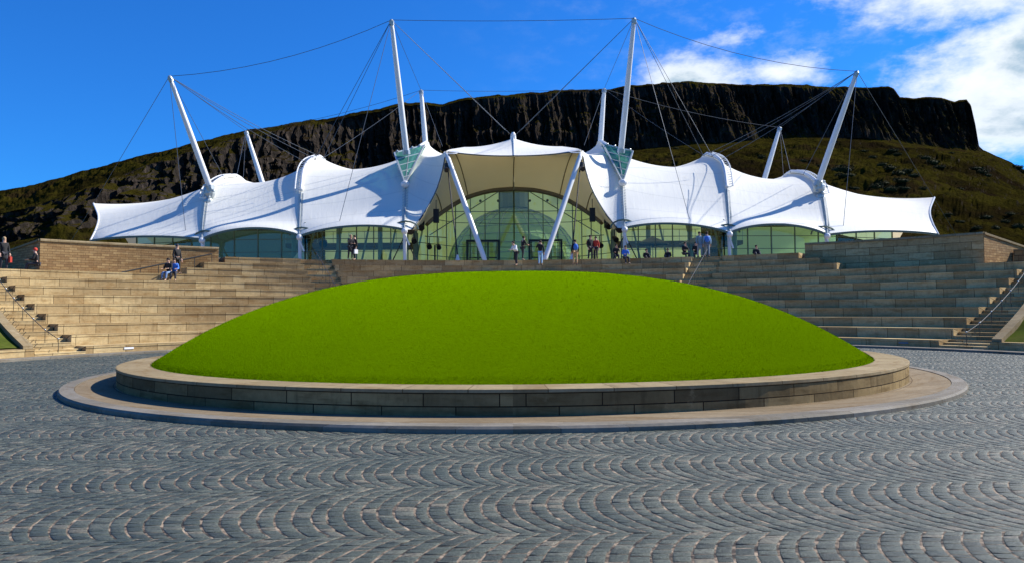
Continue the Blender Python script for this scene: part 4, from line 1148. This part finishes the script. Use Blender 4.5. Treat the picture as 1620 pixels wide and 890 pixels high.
def backpack(col):
    def f(o, J, pel, che):
        b = MB(); b.ball(che+Vector((0,.20,-.12)), .2, .85, .55, 1.15, 12, 8); b.build('backpack', CM_[col], o, True, local=True)
    return f
def bag(col, dx=.28):
    def f(o, J, pel, che):
        b = MB(); c = J['haR']+Vector((0,0,-.28)); b.box((c.x-.05,c.y-.14,c.z-.15),(c.x+.05,c.y+.14,c.z+.13)); b.tube([c+Vector((0,-.1,.12)), J['haR']+Vector((0,0,-.02)), c+Vector((0,.1,.12))], .012, 5); b.build('bag', CM_[col], o, local=True)
    return f
def row_at(px, k, back=.55):
    """point on the tread of tier k (k=12 is the terrace edge) seen in the photograph's column px"""
    d = CM @ Vector(((px-810)/FPX,(445-415)/FPX,-1)); m_ = d.x/d.y; R = Rk(k)+back
    A = 1+m_*m_; t = (2*CY+math.sqrt(4*CY*CY-4*A*(CY*CY-R*R)))/(2*A); return Vector((m_*t, t, Zk(k)+.004))
person(row_at(817,11), R_(-50), 'person in white jacket and dark trousers bending forward left of centre', 'white', 'dark', 'bend', extra=None)
person(row_at(827,12,.6), R_(120), 'person in black leaning towards the one in white', 'black', 'dark', 'lookdown')
person(row_at(855,11), R_(170), 'person in dark jacket and pale jeans at the foot of the right strut', 'black', 'paleblue', 'phone')
person(row_at(910,11,.5), R_(190), 'person in tan trousers with a blue backpack right of the entrance', 'black', 'tan', 'stand', extra=backpack('blue'))
person(row_at(934,12,1.6), R_(30), 'tall person in black with bright red collar right of the entrance', 'black', 'dark', 'stand', coat=True, sc=1.04, extra=backpack('red'))
person(row_at(943,12,1.9), R_(-30), 'person in red top standing behind the one in black', 'red', 'dark', 'stand')
person(row_at(989,12,-.35)+Vector((0,0,-.46)), R_(10), 'person with blue top sitting on the edge of the top step', 'blue', 'dark', 'sit')
person(row_at(1107,12,.9), R_(20), 'person in grey blue coat at the top of the right stairs', 'teal', 'grey', 'stand', coat=True)
person(row_at(1119,12,1.2), R_(170), 'person in pale blue with a backpack at the top of the right stairs', 'paleblue', 'grey', 'walk', extra=backpack('blue'))
person(row_at(554,12,.7), R_(40), 'person in black coat with fair hair near the left glass', 'black', 'dark', 'lookdown', 'fair', coat=True)
person(row_at(561,12,.9), R_(-40), 'person in dark coat with pale pink scarf near the left glass', 'black', 'dark', 'stand', coat=True, extra=bag('white'))
person(row_at(280,9,.9), R_(60), 'person in black standing beside the sunlit wall', 'black', 'black', 'stand', 'dark')
person(row_at(268,9,.15)+Vector((0,0,-.44)), R_(-10), 'person in blue jeans sitting on the top step by the wall', 'black', 'jeans', 'sit')
person(row_at(276,9,.2)+Vector((0,0,-.44)), R_(15), 'person in blue shirt sitting next to the one in jeans', 'blue', 'dark', 'sit')
person(row_at(6,9,2.4), R_(60), 'person in black coat with a red bag at the far left edge', 'black', 'dark', 'stand', 'fair', coat=True, extra=bag('red'))
person(row_at(59,9,1.7)+Vector((0,0,-.1)), R_(-70), 'person in black with red hood sitting at the wall corner', 'black', 'dark', 'sit', 'red')
for px, r, lb in ((975,0,'seated figure in black left of the person in blue'),(1022,10,'seated dark figure behind the steps, second right of the strut'),(1057,-20,'seated dark figure midway along the right glass'),(1083,15,'seated dark figure left of the right stairs'),(1101,-10,'seated dark figure beside the right stair top'),(1196,0,'lone seated dark figure right of the right stairs')):
    person(row_at(px,12,4.0), R_(r), lb, 'black', 'dark', 'sit' if px in (975,1083,1101) else 'sitfloor')
